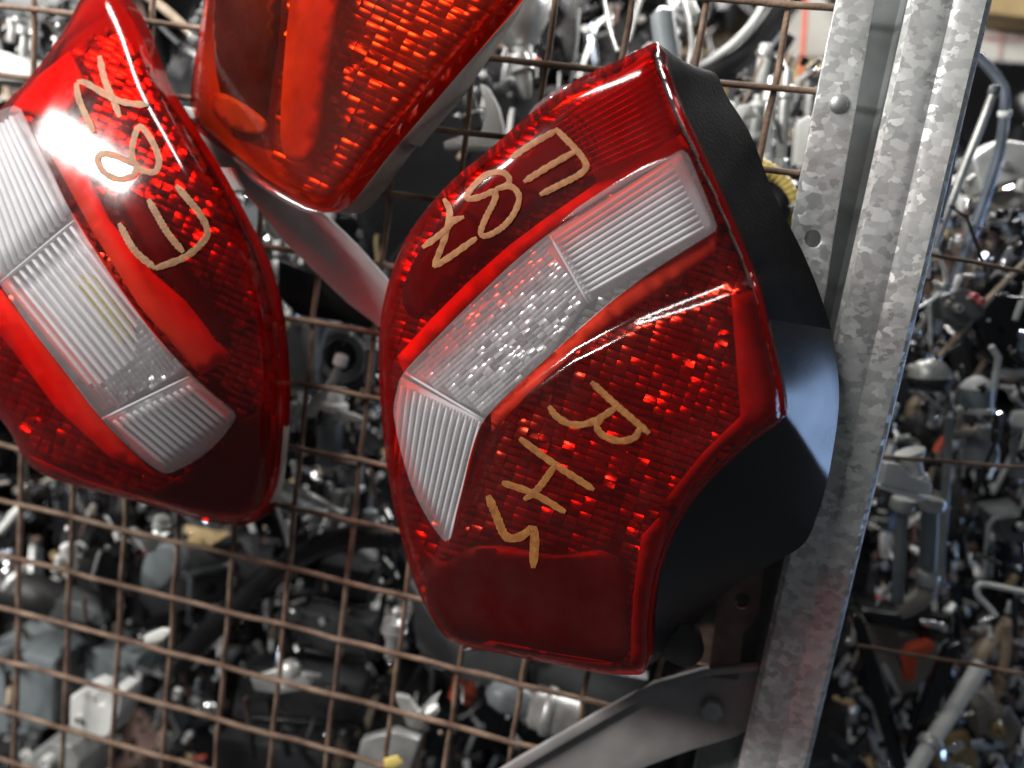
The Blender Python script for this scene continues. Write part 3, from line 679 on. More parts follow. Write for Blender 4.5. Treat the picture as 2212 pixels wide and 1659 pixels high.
#BACKGROUND
# ------------------------------------------------------------------ parts stored behind the mesh
def mp3(x, y, Y): return at(x, y, Y)
def tubeT(name, label, cat, m, rpx, pts, ends=None, sides=14, group=None, flat=1.0, collars=()):
    """a bent tube; ends / collars are parts of their own"""
    c = spline(pts, 12); P = [at(*p) for p in c]; R = [rpx * ppm(p) for p in P]
    V, F = sweep(P, R, sides, flat=flat)
    if not ends and not collars:
        return tag(mesh_obj(name, V, F, M[m], sharp=50), label, cat, group)
    t = thing(name, label, cat, P[-1], group); mesh_obj('tube', V, F, M[m], t, sharp=50)
    for w_, em, k in (ends or []):                        # which end, material, radius factor
        i = 0 if w_ == 0 else -1; d = (P[1] - P[0]) if w_ == 0 else (P[-1] - P[-2]); d = d.normalized(); r = R[i] * k
        o_ = -1 if w_ == 0 else 1
        V, F = lathe_vf(P[i] - d * o_ * r * 0.9, P[i] + d * o_ * r * 0.9, [(0, r * .8), (.12, r), (.8, r), (.95, r * .8), (1, r * .5)], 16); mesh_obj('end_cap', V, F, M[em], t, sharp=40)
    for f_, cm, k in collars:
        i = max(1, min(len(P) - 2, int(f_ * (len(P) - 1)))); d = (P[i + 1] - P[i - 1]).normalized(); r = R[i] * k
        V, F = lathe_vf(P[i] - d * r * 0.45, P[i] + d * r * 0.45, [(0, r * .9), (.15, r), (.85, r), (1, r * .9)], 16); mesh_obj('collar', V, F, M[cm], t, sharp=40)
    return t
def turned(name, label, cat, p0, p1, segs, group=None, sides=20):
    """turned part: segs = (part name, material, [(t, radius px)...]) along p0 -> p1"""
    a = at(*p0); b = at(*p1); k = ppm(a.lerp(b, .5)); t = thing(name, label, cat, b, group)
    for pn, m, pr in segs:
        V, F = lathe_vf(a, b, [(u, r * k) for u, r in pr], 6 if 'hex' in pn else sides); fix(mesh_obj(pn, V, F, M[m], t, smooth=('hex' not in pn), sharp=40))
    return t
def sheet(name, label, cat, m, poly, Y, thick, holes=(), curve=None, extra=(), smooth=False, group=None):
    """moulded or pressed plate; extra = more plates / ribs as parts (name, material, poly, dY, thick)"""
    if smooth: poly = spline(poly, 14, True)
    if not extra:
        return tag(plate_px(name, poly, list(holes), Y, thick, M[m], None, curve=curve, bev=0.001), label, cat, group)
    t = thing(name, label, cat, at(poly[0][0], poly[0][1], Y), group)
    plate_px('panel', poly, list(holes), Y, thick, M[m], t, curve=curve, bev=0.001)
    for en, em, ep, dy, th in extra: plate_px(en, ep, [], Y + dy, th, M[em], t, curve=curve, bev=0.0008)
    return t
def block(name, label, cat, m, poly, Y, depth, bosses=(), group=None):
    """chunky moulded body with rounded edges and turned bosses (x, y, r, out, material)"""
    t = thing(name, label, cat, at(poly[0][0], poly[0][1], Y + depth), group)
    V = [at(x, y, Y) for x, y in poly]; c_ = sum(V, Vector()) / len(V)
    n = len(poly); V2 = [p + Vector((0, depth, 0)) for p in V]
    F = [(i, (i + 1) % n, n + (i + 1) % n, n + i) for i in range(n)] + [tuple(range(n)), tuple(n + i for i in range(n))]
    o = fix(mesh_obj('body', V + V2, F, M[m], t, smooth=False)); b = o.modifiers.new('bevel', 'BEVEL'); b.width = min(0.003, 6 * ppm(c_)); b.segments = 2; b.limit_method = 'ANGLE'; b.angle_limit = math.radians(35)
    for (x, y, r, out, bm_) in bosses:
        p = at(x, y, Y); r *= ppm(p)
        V, F = lathe_vf(p + Vector((0, .002, 0)), p + Vector((0, -out, 0)), [(0, r), (.7, r), (.9, r * .9), (.92, r * .55), (.6, r * .5)], 18); fix(mesh_obj('boss', V, F, M[bm_], t, sharp=40))
    return t

# --- top edge, between upper lamp and post
sheet('white_board', 'pale board lying behind the hoses at the top, between lamp tip and post', 'board', 'board', [(1330, -90), (1850, -90), (1835, 128), (1345, 100)], 0.62, 0.01)
block('cardboard_box', 'tan cardboard box just below the pale board', 'box', 'tan', [(1335, 108), (1838, 134), (1820, 250), (1345, 215)], 0.56, 0.10, ())
tubeT('black_hose', 'thick black hose bending down past the tip of the large lamp', 'hose', 'rubber', 26, [(1735, -60, .22), (1690, 20, .22), (1630, 95, .20), (1570, 145, .18), (1505, 180, .17), (1450, 235, .17)])
tubeT('hose_highlight', 'thin white strip following the inner side of the black hose', 'highlight_strip', 'white', 9, [(1660, -30, .21), (1640, 30, .20), (1598, 82, .18), (1545, 125, .17), (1490, 155, .17)])  # the hose's highlight, built as a separate white tube
sheet('dark_blue_panel', 'dark bluish plastic panel hanging below the black hose', 'panel', 'dark_grey', [(1600, 130), (1690, 60), (1720, 80), (1660, 180), (1590, 270), (1540, 272)], 0.26, 0.006, extra=[('ridge', 'bluegrey', [(1640, 110), (1690, 66), (1700, 74), (1650, 122)], -.006, .004)])
turned('gas_strut', 'pale blue-grey gas strut with ball end behind the lamp tip', 'strut', (1428, 12, .12), (1452, 190, .12), [('barrel', 'bluegrey', [(0.05, 12), (.1, 26), (.55, 27), (1, 25)]), ('ball_joint', 'steel', [(.02, 6), (.06, 17), (.16, 20), (.24, 15), (.27, 7)])])
tubeT('bent_metal_strap', 'bent bright metal strap to one side of the gas strut', 'strap', 'steel', 10, [(1470, -10, .16), (1488, 50, .16), (1492, 110, .16), (1478, 170, .16)], flat=.45)
tubeT('wire_clip', 'small looped white clip near the gas strut', 'clip', 'white', 5, [(1400, 120, .18), (1392, 105, .18), (1402, 96, .18), (1418, 104, .18), (1425, 150, .18)])
block('white_coupling', 'white moulded coupling on top of the gas strut', 'coupling', 'alu', [(1440, -10), (1500, -5), (1512, 30), (1480, 52), (1450, 30)], 0.20, .03, [(1470, 18, 12, .012, 'steel')])
tubeT('orange_cable', 'thin orange cable running down in front of the tan box', 'cable', 'orange', 5, [(1742, -40, .45), (1738, 60, .45), (1730, 160, .45)])
# vertical white tubes near the post
for i, (xa, ya, xb, yb, r, mt, cap, lab) in enumerate([
        (1668, 165, 1652, 352, 11, 'steel', 'white', 'longest bright tube hanging behind the mesh beside the post'),
        (1702, 150, 1684, 366, 12, 'alu', 'steel', 'pale tube with steel cap, second from the post, behind the mesh'),
        (1640, 205, 1626, 300, 12, 'alu', 'white', 'short pale tube nearest the black edge of the large lamp'),
        (1655, 95, 1640, 190, 14, 'white', 'alu', 'white upper tube below the black hose end'),
        (1608, 190, 1590, 250, 13, 'white', 'steel', 'stubby white ribbed tube above the black lamp shoulder')]):
    turned('white_tube', lab, 'tube', (xa, ya, .13 + .02 * i), (xb, yb, .13 + .02 * i), [('tube', mt, [(0, r * .8), (.03, r), (.97, r), (1, r * .8)]), ('collar', cap, [(.16, r * 1.1), (.18, r * 1.45), (.28, r * 1.45), (.3, r * 1.1)]), ('end_cap', cap, [(.9, r * 1.15), (.91, r * 1.3), (1.0, r * 1.2), (1.03, r * .6)])], group='white tubes hanging beside the post')
block('white_plate', 'flat white rounded block against the post behind the mesh', 'plate', 'white', [(1722, 262), (1745, 248), (1760, 256), (1748, 360), (1714, 358)], .10, .02, [(1730, 366, 12, .01, 'steel')])
sheet('crumpled_tag', 'crumpled white plastic tag among the white tubes', 'tag', 'white', [(1590, 230), (1622, 225), (1640, 255), (1600, 262), (1582, 248)], .12, .004, curve=lambda x, y: .006 * math.sin(x * .2))
# yellow ribbed hose + black pulley
t = thing('yellow_corrugated_hose', 'yellow corrugated hose arc between large lamp and post', 'hose', at(1700, 440, .07))
P = [at(*p) for p in spline([(1600, 352, .075), (1648, 362, .07), (1690, 395, .07), (1712, 445, .07), (1716, 500, .075)], 4)]
V, F = sweep(P, [(19 if i % 3 else 16) * ppm(p) for i, p in enumerate(P)], 14); mesh_obj('tube', V, F, M['yellow'], t)
turned('black_pulley', 'black grooved pulley tucked under the yellow hose', 'pulley', (1640, 455, .11), (1640, 455, .05), [('wheel', 'gloss_black', [(0, 40), (.1, 62), (.3, 62), (.45, 54), (.6, 62), (.8, 62), (.95, 40), (1, 20)]), ('hub_bolt', 'steel', [(.96, 12), (1.05, 11), (1.08, 6)])])
turned('small_bolt', 'small bright bolt between the pulley and the post', 'bolt', (1690, 444, .06), (1722, 448, .06), [('shank', 'steel', [(0, 4), (.6, 4)]), ('hex_head', 'steel', [(.6, 9), (.95, 9), (1, 7)])])
# chrome dome and black column beside the upper lamp
turned('chrome_housing', 'shiny chrome bulb housing beside the upper lamp, catching the light', 'housing', (1105, -70, .10), (1130, 130, .10), [('bowl', 'steel', [(0, 40), (.15, 62), (.4, 72), (.6, 66), (.75, 46), (.85, 30)]), ('neck', 'steel', [(.8, 26), (.95, 22), (.97, 30), (1.05, 30), (1.08, 18)])], sides=28)
sheet('black_column', 'tall black plastic duct panel next to the chrome housing', 'duct', 'gloss_black', [(1150, -90), (1250, -90), (1242, 60), (1238, 175), (1150, 195), (1140, 80)], .16, .05, curve=lambda x, y: .00004 * (x - 1195) ** 2 * .3)
sheet('folded_white_sheet', 'small folded white sheet corner at the very top edge', 'sheet', 'white', [(1236, -50), (1275, -50), (1262, 10), (1240, 30)], .14, .003, curve=lambda x, y: .0003 * (y - 0))
tubeT('silver_blade', 'narrow silver curved blade pointing down at the top edge', 'blade', 'steel', 11, [(1300, -50, .12), (1308, 20, .12), (1318, 70, .12), (1332, 112, .12)], flat=.3)
tubeT('grey_strip', 'narrow dull grey strip left of the silver blade', 'strip', 'zinc', 9, [(1250, 20, .13), (1246, 90, .13), (1236, 160, .13), (1232, 180, .13)], flat=.4)
turned('bulb_socket', 'dusty metal bulb socket below the chrome housing', 'socket', (1120, 120, .09), (1140, 215, .09), [('shell', 'alu', [(0, 20), (.2, 24), (.3, 20), (.55, 18), (.9, 12), (1, 5)]), ('ring', 'steel', [(.28, 24), (.3, 28), (.38, 28), (.4, 22)])])
turned('orange_pin', 'tiny orange pin beside the bulb socket', 'pin', (1160, 125, .07), (1160, 145, .07), [('tip', 'orange', [(0, 4), (.2, 9), (.8, 9), (1, 5)]), ('shaft', 'steel', [(1, 4), (2.2, 4)])])
# white crescent bracket between lamps
sheet('white_crescent_bracket', 'bright white curved bracket between the upper and the large lamp', 'bracket', 'white', [(1036, 180), (1052, 186), (1075, 230), (1086, 280), (1078, 312), (1040, 318), (1000, 318), (960, 322), (958, 306), (1000, 292), (1038, 284), (1048, 262), (1046, 225)], .05, .012, extra=[('lip', 'white', [(985, 306), (1085, 316), (1080, 326), (980, 320)], -.012, .012)])
turned('dark_connector', 'dark grey electrical connector held by the white curved bracket', 'connector', (1005, 205, .07), (1030, 285, .07), [('body', 'dark_grey', [(0, 14), (.1, 20), (.5, 20), (.55, 25), (.95, 25), (1, 18)]), ('seal', 'steel', [(.5, 24), (.52, 27), (.58, 27), (.6, 24)]), ('plug', 'grey', [(-.3, 8), (-.1, 13), (.1, 13)])])
sheet('black_back_panel', 'broad black plastic panel behind the gap between upper and large lamp', 'panel', 'gloss_black', [(820, 330), (1000, 200), (1180, 150), (1260, 170), (1200, 300), (1000, 480), (900, 620), (800, 560), (760, 440)], .20, .03, curve=lambda x, y: .03 * math.sin((x - 800) / 180))
sheet('grey_curved_cover', 'grey curved plastic cover showing left of the large lamp shoulder', 'cover', 'dark_grey', [(850, 560), (900, 500), (960, 470), (960, 640), (870, 700), (840, 640)], .06, .02, curve=lambda x, y: .0002 * (x - 850))
# --- top-left corner
block('white_slab_bracket', 'thick white slab-like bracket cut by the left picture edge', 'bracket', 'white', [(-60, 92), (15, 112), (86, 150), (72, 178), (-60, 170)], .03, .03, ())
tubeT('tan_strut_rod', 'tan rod with a pale end between the left and upper lamps', 'rod', 'wood', 10, [(285, -30, .05), (350, 15, .05), (395, 55, .05), (425, 85, .05)], ends=[(1, 'alu', 1.6)])
tubeT('grey_channel', 'short grey channel piece below the tan rod', 'channel', 'grey', 9, [(318, 62, .07), (338, 50, .07), (362, 72, .07), (388, 96, .07)], flat=.6)
turned('ribbed_boot', 'small ribbed grey boot touching the edge of the upper lamp', 'boot', (452, 0, .03), (420, 72, .03), [('boot', 'grey', [(0, 9), (.2, 13), (.3, 10), (.45, 16), (.55, 13), (.75, 20), (.85, 17), (1, 24)]), ('ring', 'steel', [(.95, 26), (1.02, 26)])])
sheet('black_corner_panel', 'black plastic panel filling the gap between left and upper lamp', 'panel', 'gloss_black', [(290, -60), (460, -60), (430, 120), (420, 250), (440, 300), (400, 280), (350, 170)], .11, .01, curve=lambda x, y: .02 * math.sin(y / 60))
for (poly, Y, lab) in [([(336, 172), (356, 174), (362, 186), (342, 186)], -.03, 'small white locating tab high on the left lamp edge'), ([(394, 228), (424, 234), (430, 256), (412, 258)], -.035, 'bright white locating tab where left and upper lamps meet'), ([(473, 362), (498, 362), (522, 412), (494, 416)], -.03, 'large bright white tab below the upper lamp corner')]:
    sheet('locating_tab', lab, 'tab', 'white', poly, Y, .006, group='white locating tabs along the left lamp')
for i, (x, y0, y1, r, mt, lab) in enumerate([(24, 42, 92, 8, 'alu', 'pale pin behind the left lamp, nearest the picture corner'), (52, 58, 140, 12, 'alu', 'thick pale stud behind the left lamp below the pale shelf'), (72, 66, 110, 8, 'steel', 'short steel stud close to the thick pale stud'), (122, 82, 120, 9, 'steel', 'steel stud next to the left lamp upper edge'), (132, 48, 76, 17, 'chrome', 'bright chrome knob above the left lamp upper edge')]):
    turned('stud', lab, 'stud', (x + 6, y0, .09), (x, y1, .09), [('shank', mt, [(0, r * .8), (.6, r), (1, r * .8)]), ('head', mt, [(0, r * .8), (.02, r * 1.6), (.22, r * 1.6), (.26, r)])], group='studs in the upper corner')
sheet('pale_shelf', 'pale dusty shelf plate in the upper corner', 'shelf', 'grey', [(-120, -90), (190, -90), (180, 50), (60, 48), (-120, 26)], .22, .01)
# --- centre column between the left and the large lamp
block('grey_relay_box', 'grey relay box behind the mesh between left and large lamp', 'relay', 'bluegrey', [(625, 690), (690, 705), (684, 830), (668, 850), (612, 838), (616, 740)], .05, .04, [(645, 700, 7, .006, 'alu')])
turned('round_motor', 'dark round motor with a black opening beside the relay box', 'motor', (735, 770, .12), (735, 770, .06), [('case', 'grey', [(0, 52), (.2, 58), (.8, 58), (.9, 50), (.92, 34), (.6, 32)]), ('shaft', 'gloss_black', [(.5, 30), (.62, 30), (.62, 8), (1, 7)])])
tubeT('pale_lever', 'pale lever with a rounded tip lying diagonal across the motor', 'lever', 'alu', 9, [(640, 905, .04), (690, 860, .04), (722, 815, .04), (736, 778, .04)], ends=[(1, 'white', 1.7)])
turned('grey_solenoid', 'upright pale grey solenoid can under the lever', 'solenoid', (726, 838, .06), (706, 1020, .06), [('can', 'bluegrey', [(.25, 25), (.28, 28), (.85, 27), (.9, 24)]), ('cap', 'white', [(0, 14), (.05, 18), (.16, 19), (.18, 30), (.26, 30)]), ('stem', 'alu', [(.88, 14), (1, 12)])])
turned('threaded_stud', 'bright stud with stacked collars hugging the large lamp edge', 'stud', (803, 716, .03), (798, 830, .03), [('shank', 'grey', [(.3, 12), (1, 12)]), ('head', 'white', [(0, 13), (.03, 17), (.14, 17), (.16, 11), (.24, 16), (.33, 16)])])
for i, (x0_, y0_, x1_, y1_, r, mt, lab) in enumerate([
        (640, 868, 628, 930, 12, 'alu', 'small pale plug below the relay box'), (650, 1085, 640, 1150, 17, 'bluegrey', 'blue-grey plug low beside the left lamp'),
        (735, 1060, 720, 1150, 15, 'alu', 'pale spindle under the solenoid, behind the mesh'), (770, 1000, 764, 1110, 15, 'bluegrey', 'blue-grey spindle close to the large lamp edge'),
        (690, 1100, 676, 1165, 13, 'alu', 'stubby pale spindle left of the other spindles'), (800, 1100, 796, 1160, 16, 'bluegrey', 'blue-grey stub touching the large lamp outline'), (780, 880, 776, 960, 15, 'dark_grey', 'dark stub between solenoid and large lamp')]):
    turned('spindle', lab, 'spindle', (x0_, y0_, .07), (x1_, y1_, .07), [('barrel', mt, [(0, r * .7), (.05, r), (.45, r), (.5, r * .7), (1, r * .75)]), ('flange', 'steel', [(.42, r * 1.0), (.44, r * 1.35), (.54, r * 1.35), (.56, r)])], group='spindles between the lamps')
sheet('flanged_disc', 'thin pale flange plate crossing the solenoid', 'flange', 'alu', [(660, 876), (760, 892), (790, 905), (780, 915), (690, 905), (655, 890)], .05, .004)
sheet('black_bracket_bar', 'black angled bar above the relay box under the grey strap', 'bar', 'gloss_black', [(600, 560), (700, 600), (800, 660), (850, 690), (840, 720), (760, 700), (640, 680), (600, 640)], .05, .02)
turned('white_lever_end', 'white knuckle-shaped lever end under the upper lamp corner', 'lever', (575, 440, .02), (612, 512, .02), [('knuckle', 'white', [(0, 14), (.1, 22), (.35, 20), (.55, 24), (.8, 26), (.95, 20), (1, 10)]), ('collar', 'alu', [(-.1, 12), (0, 16), (.1, 14)])])
turned('white_plug', 'small white plug beside the left lamp under the white tab', 'plug', (512, 420, .02), (502, 478, .02), [('body', 'white', [(0, 10), (.1, 17), (.4, 17), (.45, 12), (.9, 14), (1, 9)])])
tubeT('beige_cable_duct', 'dusty beige duct running down the right edge of the left lamp', 'duct', 'beige', 13, [(540, 520, -.005), (570, 570, -.005), (590, 640, -.005), (600, 720, -.005)])
tubeT('thin_bracket', 'pale thin bracket leg below the left lamp corner', 'bracket', 'alu', 8, [(590, 1065, .02), (600, 1100, .02), (615, 1150, .02), (622, 1180, .02)], flat=.5)
tubeT('pale_wire_loom', 'pale hooked arm beside the left lamp lower edge', 'arm', 'alu', 10, [(596, 1035, .04), (630, 1050, .04), (680, 1075, .05), (740, 1110, .05)], flat=.6)
# --- lower left
tubeT('glossy_black_tube', 'glossy black curved tube rising towards the large lamp, with a bright highlight', 'tube', 'gloss_black', 27, [(860, 1160, .05), (770, 1160, .05), (680, 1185, .06), (600, 1235, .07), (520, 1305, .07), (440, 1375, .07), (390, 1430, .07)])
tubeT('black_conduit', 'thick black pipe end cut by the left picture edge', 'pipe', 'rubber', 42, [(-90, 1250, .10), (0, 1268, .10), (90, 1290, .10), (160, 1318, .11)], ends=[(1, 'grey', 1.05)])
sheet('black_rounded_cover', 'tall black rounded cover behind the mesh below the left lamp', 'cover', 'gloss_black', [(110, 1060), (220, 1085), (270, 1160), (290, 1280), (270, 1390), (200, 1420), (180, 1300), (130, 1180)], .12, .02, smooth=True, curve=lambda x, y: .00002 * (x - 200) ** 2)
block('pale_fluid_can', 'pale blue-grey fluid can at the left picture edge', 'can', 'bluegrey', [(-60, 1410), (60, 1412), (118, 1428), (112, 1572), (50, 1590), (-60, 1580)], .11, .08, [(30, 1410, 16, .02, 'grey')])
block('pale_cube_module', 'pale blue-grey cube module above the white connector block', 'module', 'bluegrey', [(186, 1404), (255, 1408), (300, 1420), (292, 1478), (250, 1500), (184, 1486)], .12, .05, [(275, 1440, 10, .008, 'grey')])
t = block('white_connector_block', 'bright white connector block clipped to the mesh at lower left', 'connector', 'white', [(150, 1505), (180, 1490), (205, 1500), (208, 1522), (222, 1522), (232, 1495), (262, 1500), (258, 1540), (236, 1592), (214, 1598), (148, 1570)], .015, .03, [(172, 1552, 8, .004, 'steel')])
block('white_lump', 'white knobbly casting at the bottom edge', 'casting', 'alu', [(62, 1632), (105, 1608), (150, 1612), (170, 1650), (160, 1720), (60, 1720)], .06, .05, [(110, 1640, 14, .01, 'white')])
sheet('oval_cover', 'grey oval cover behind the mesh above the fluid can', 'cover', 'grey', [(70, 1300), (130, 1298), (200, 1315), (225, 1345), (200, 1350), (130, 1330)], .09, .01, smooth=True)
sheet('white_spring_clip', 'white bent spring clip just under the left lamp', 'clip', 'white', [(282, 1140), (298, 1150), (322, 1162), (350, 1150), (362, 1152), (335, 1192), (318, 1196), (272, 1168), (268, 1150)], .01, .005, curve=lambda x, y: .008 * math.sin(x * .06))
turned('white_button', 'small white knob on the mesh near the black pipe', 'knob', (145, 1172, .012), (160, 1230, .012), [('knob', 'white', [(0, 10), (.1, 17), (.35, 16), (.5, 10), (1, 8)])])
turned('ribbed_plug', 'stacked pale ribbed plug under the left lamp bottom edge', 'plug', (352, 1112, .03), (346, 1160, .03), [('body', 'alu', [(0, 9), (.1, 17), (.25, 17), (.3, 10), (.4, 19), (.55, 19), (.6, 11), (.75, 18), (.95, 18), (1, 10)])])
sheet('tan_paper_scrap', 'tan scrap of paper under the left lamp bottom edge', 'paper', 'tan', [(398, 1135), (440, 1142), (500, 1150), (470, 1168), (440, 1190), (395, 1172)], .10, .003, curve=lambda x, y: .01 * math.sin(x * .05))
sheet('grey_rounded_housing', 'grey rounded housing under the white spring clip', 'housing', 'bluegrey', [(315, 1200), (350, 1178), (378, 1190), (376, 1235), (345, 1270), (305, 1265)], .06, .02, smooth=True)
sheet('smoky_box_lid', 'dark grey box lid behind the glossy tube', 'lid', 'dark_grey', [(370, 1190), (520, 1170), (560, 1230), (500, 1290), (390, 1320), (330, 1330), (300, 1290)], .11, .03, extra=[('ridge', 'grey', [(390, 1240), (500, 1215), (505, 1225), (395, 1252)], -.006, .004)])
for i, (poly, lab) in enumerate([([(690, 1215), (800, 1240), (790, 1320), (670, 1300)], 'uppermost dark grey stacked panel left of the large lamp foot'), ([(650, 1320), (800, 1350), (790, 1440), (640, 1410)], 'second dark grey stacked panel below the glossy tube'),
                                 ([(520, 1440), (780, 1480), (770, 1580), (500, 1560)], 'widest dark grey stacked panel near the bottom edge'), ([(470, 1590), (700, 1630), (690, 1720), (460, 1700)], 'lowest dark grey stacked panel at the bottom edge'), ([(590, 1330), (655, 1340), (650, 1430), (585, 1470)], 'narrow dark grey panel standing beside the stacked panels')]):
    sheet('stacked_panel', lab, 'panel', 'dark_grey', poly, .07 + .015 * i, .03, extra=[('rim', 'black', [l2(poly[3], poly[0], .0), l2(poly[2], poly[1], .0), l2(poly[2], poly[1], .12), l2(poly[3], poly[0], .12)], -.008, .01)], group='dark grey stacked panels')
turned('pale_injector', 'pale metal injector with stepped collars left of the large lamp foot', 'injector', (858, 1312, .03), (842, 1420, .03), [('body', 'alu', [(.0, 6), (.06, 12), (.12, 7), (.2, 10), (.26, 26), (.4, 27), (.42, 20), (.6, 19), (.63, 14), (1, 12)]), ('band', 'steel', [(.4, 22), (.42, 29), (.48, 29), (.5, 22)])])
sheet('white_v_bracket', 'pale V-shaped bracket on the mesh near the bottom', 'bracket', 'alu', [(850, 1500), (880, 1508), (905, 1540), (930, 1510), (950, 1498), (935, 1540), (905, 1580), (880, 1570)], .02, .006)
sheet('blue_grey_fender', 'grey curved panel sticking out under the large lamp', 'panel', 'grey', [(885, 1260), (915, 1310), (960, 1372), (1060, 1402), (1240, 1440), (1400, 1470), (1380, 1530), (1200, 1500), (1000, 1470), (900, 1400)], .05, .012, curve=lambda x, y: .0001 * (y - 1300))
turned('pale_lamp_bulb', 'pale cloudy glass bulb unit below the large lamp', 'bulb', (1050, 1490, .05), (1260, 1560, .05), [('glass', 'bluegrey', [(0, 6), (.06, 26), (.2, 36), (.4, 34), (.48, 26)]), ('base', 'alu', [(.46, 28), (.5, 46), (.9, 48), (.97, 40), (1, 20)]), ('ring', 'steel', [(.6, 50), (.62, 53), (.68, 53), (.7, 50)])])
sheet('grey_wing_bracket', 'pale pointed bracket below the glossy tube', 'bracket', 'alu', [(540, 1465), (590, 1448), (640, 1452), (690, 1462), (660, 1490), (600, 1500), (550, 1492)], .05, .006, holes=((610, 1472, 9),))
turned('domed_cover', 'small domed grey cap just above the pointed bracket', 'cap', (628, 1425, .03), (628, 1455, .03), [('dome', 'alu', [(0, 6), (.2, 18), (.6, 24), (1, 25)])])
sheet('white_chip', 'small bright white chip on a mesh wire above the cube module', 'chip', 'white', [(308, 1375), (345, 1360), (372, 1362), (350, 1385), (312, 1392)], .01, .005)
sheet('lower_white_piece', 'pale broken cover piece at the bottom edge left of centre', 'cover', 'alu', [(780, 1600), (850, 1580), (905, 1600), (880, 1680), (760, 1680)], .06, .01)
turned('small_white_stud', 'tiny white stud low on the mesh under the large lamp', 'stud', (928, 1525, .015), (940, 1545, .015), [('head', 'white', [(0, 8), (.3, 17), (.8, 14), (1, 8)])])
sheet('label_scrap', 'yellow-green sticky label scrap on the mesh at the bottom', 'label', 'yellow', [(828, 1640), (858, 1632), (872, 1648), (850, 1662), (830, 1658)], -.004, .0015)
# --- right of the post
block('tan_carton', 'tan carton in the top corner beyond the post', 'carton', 'tan', [(2090, -60), (2300, -60), (2300, 48), (2110, 26)], .50, .1, ())
t = thing('checked_board', 'white board with thin red grid lines beyond the post', 'board', at(2150, 130, .55))
plate_px('panel', [(2080, 30), (2300, 52), (2300, 142), (2080, 126)], [], .55, .008, M['board'], t)
for a_, b_ in (((2090, 78), (2300, 92)), ((2166, 40), (2158, 130)), ((2240, 45), (2232, 136))):
    P = [at(a_[0], a_[1], .546), at(b_[0], b_[1], .546)]; V, F = sweep(P, [.0007] * 2, 6); mesh_obj('grid_line', V, F, M['pink'], t)
sheet('large_black_panel', 'large black panel beyond the post under the checked board', 'panel', 'black', [(2060, 128), (2300, 145), (2300, 420), (2190, 430), (2080, 300)], .45, .02)
tubeT('blue_chrome_tube', 'bluish chrome tube bent sharply beyond the post', 'tube', 'bluechrome', 11, [(2098, 108, .16), (2130, 140, .16), (2158, 175, .16), (2172, 215, .16), (2160, 320, .17), (2130, 420, .18), (2080, 560, .19), (2020, 720, .20)], collars=[(.28, 'white', 1.25)])
tubeT('long_grey_rod', 'long pale grey rod leaning beside the post', 'rod', 'alu', 9, [(2148, 195, .12), (2120, 270, .12), (2080, 370, .12), (2050, 450, .12), (2020, 530, .12)], ends=[(0, 'grey', 1.3)])
tubeT('pale_lever_bar', 'thick pale arm continuing below the long rod along the post', 'arm', 'white', 14, [(2048, 400, .09), (2022, 470, .09), (2004, 540, .09), (1996, 600, .09)], flat=.8)
tubeT('white_sickle_strip', 'white sickle-shaped strip curving against the post', 'strip', 'white', 12, [(2022, 540, .08), (2040, 585, .08), (2040, 620, .08), (2010, 650, .08), (1976, 668, .08)], flat=.35, collars=[(.5, 'steel', 1.3)])
tubeT('post_side_rail', 'slim bluish rail running close along the far side of the post', 'rail', 'bluechrome', 7, [(2125, -30, .02), (2095, 130, .02), (2060, 330, .02), (2030, 470, .02)])
for i, (poly, mt, lab) in enumerate([([(2100, 340), (2160, 300), (2230, 310), (2230, 380), (2160, 400), (2120, 420)], 'alu', 'pale casting beyond the post beside the bluish tube'), ([(2120, 430), (2180, 405), (2240, 420), (2230, 470), (2160, 470)], 'beige', 'dusty casting under the pale one, right picture edge'),
                                     ([(2078, 425), (2105, 420), (2102, 460), (2070, 465)], 'white', 'small bright white block beside the leaning rods'), ([(2060, 380), (2088, 378), (2082, 408), (2055, 410)], 'white', 'tiny white block just above the other white block')]):
    block('casting', lab, 'casting', mt, poly, .22 + .02 * i, .04, [(sum(p[0] for p in poly) / len(poly), sum(p[1] for p in poly) / len(poly), 9, .01, 'steel')], group='castings beyond the post')
tubeT('rusty_stay_bar', 'rusty flat bar slanting down beyond the post', 'bar', 'wood', 11, [(2220, 560, .15), (2150, 630, .15), (2090, 700, .15), (2030, 770, .15)], flat=.5)
sheet('black_disc_cover', 'big black round cover beyond the post at mid height', 'cover', 'black', [(2120, 620), (2230, 560), (2260, 700), (2230, 800), (2150, 780), (2110, 700)], .20, .04, smooth=True)
block('fuse_holder', 'grey fuse holder with a pink fuse beyond the post', 'fuse holder', 'grey', [(2030, 640), (2080, 620), (2120, 640), (2130, 680), (2080, 710), (2040, 690)], .14, .03, [(2100, 640, 8, .01, 'pink'), (2112, 650, 8, .012, 'pink'), (2065, 665, 10, .01, 'alu')])
turned('white_capped_can', 'white capped metal can beyond the post at mid height', 'can', (2112, 812, .15), (2108, 890, .15), [('can', 'bluegrey', [(.3, 31), (.95, 32), (1, 28)]), ('cap', 'white', [(0, 8), (.12, 24), (.3, 33), (.34, 33)]), ('rim', 'white', [(.85, 34), (.88, 37), (1.0, 36)])])
turned('pale_bottle', 'pale bluish drop-shaped bottle under the white capped can', 'bottle', (2122, 905, .14), (2120, 1005, .14), [('body', 'bluegrey', [(0, 7), (.15, 11), (.4, 28), (.7, 34), (.95, 32), (1, 26)]), ('neck_ring', 'white', [(.1, 13), (.12, 16), (.18, 16), (.2, 13)])])
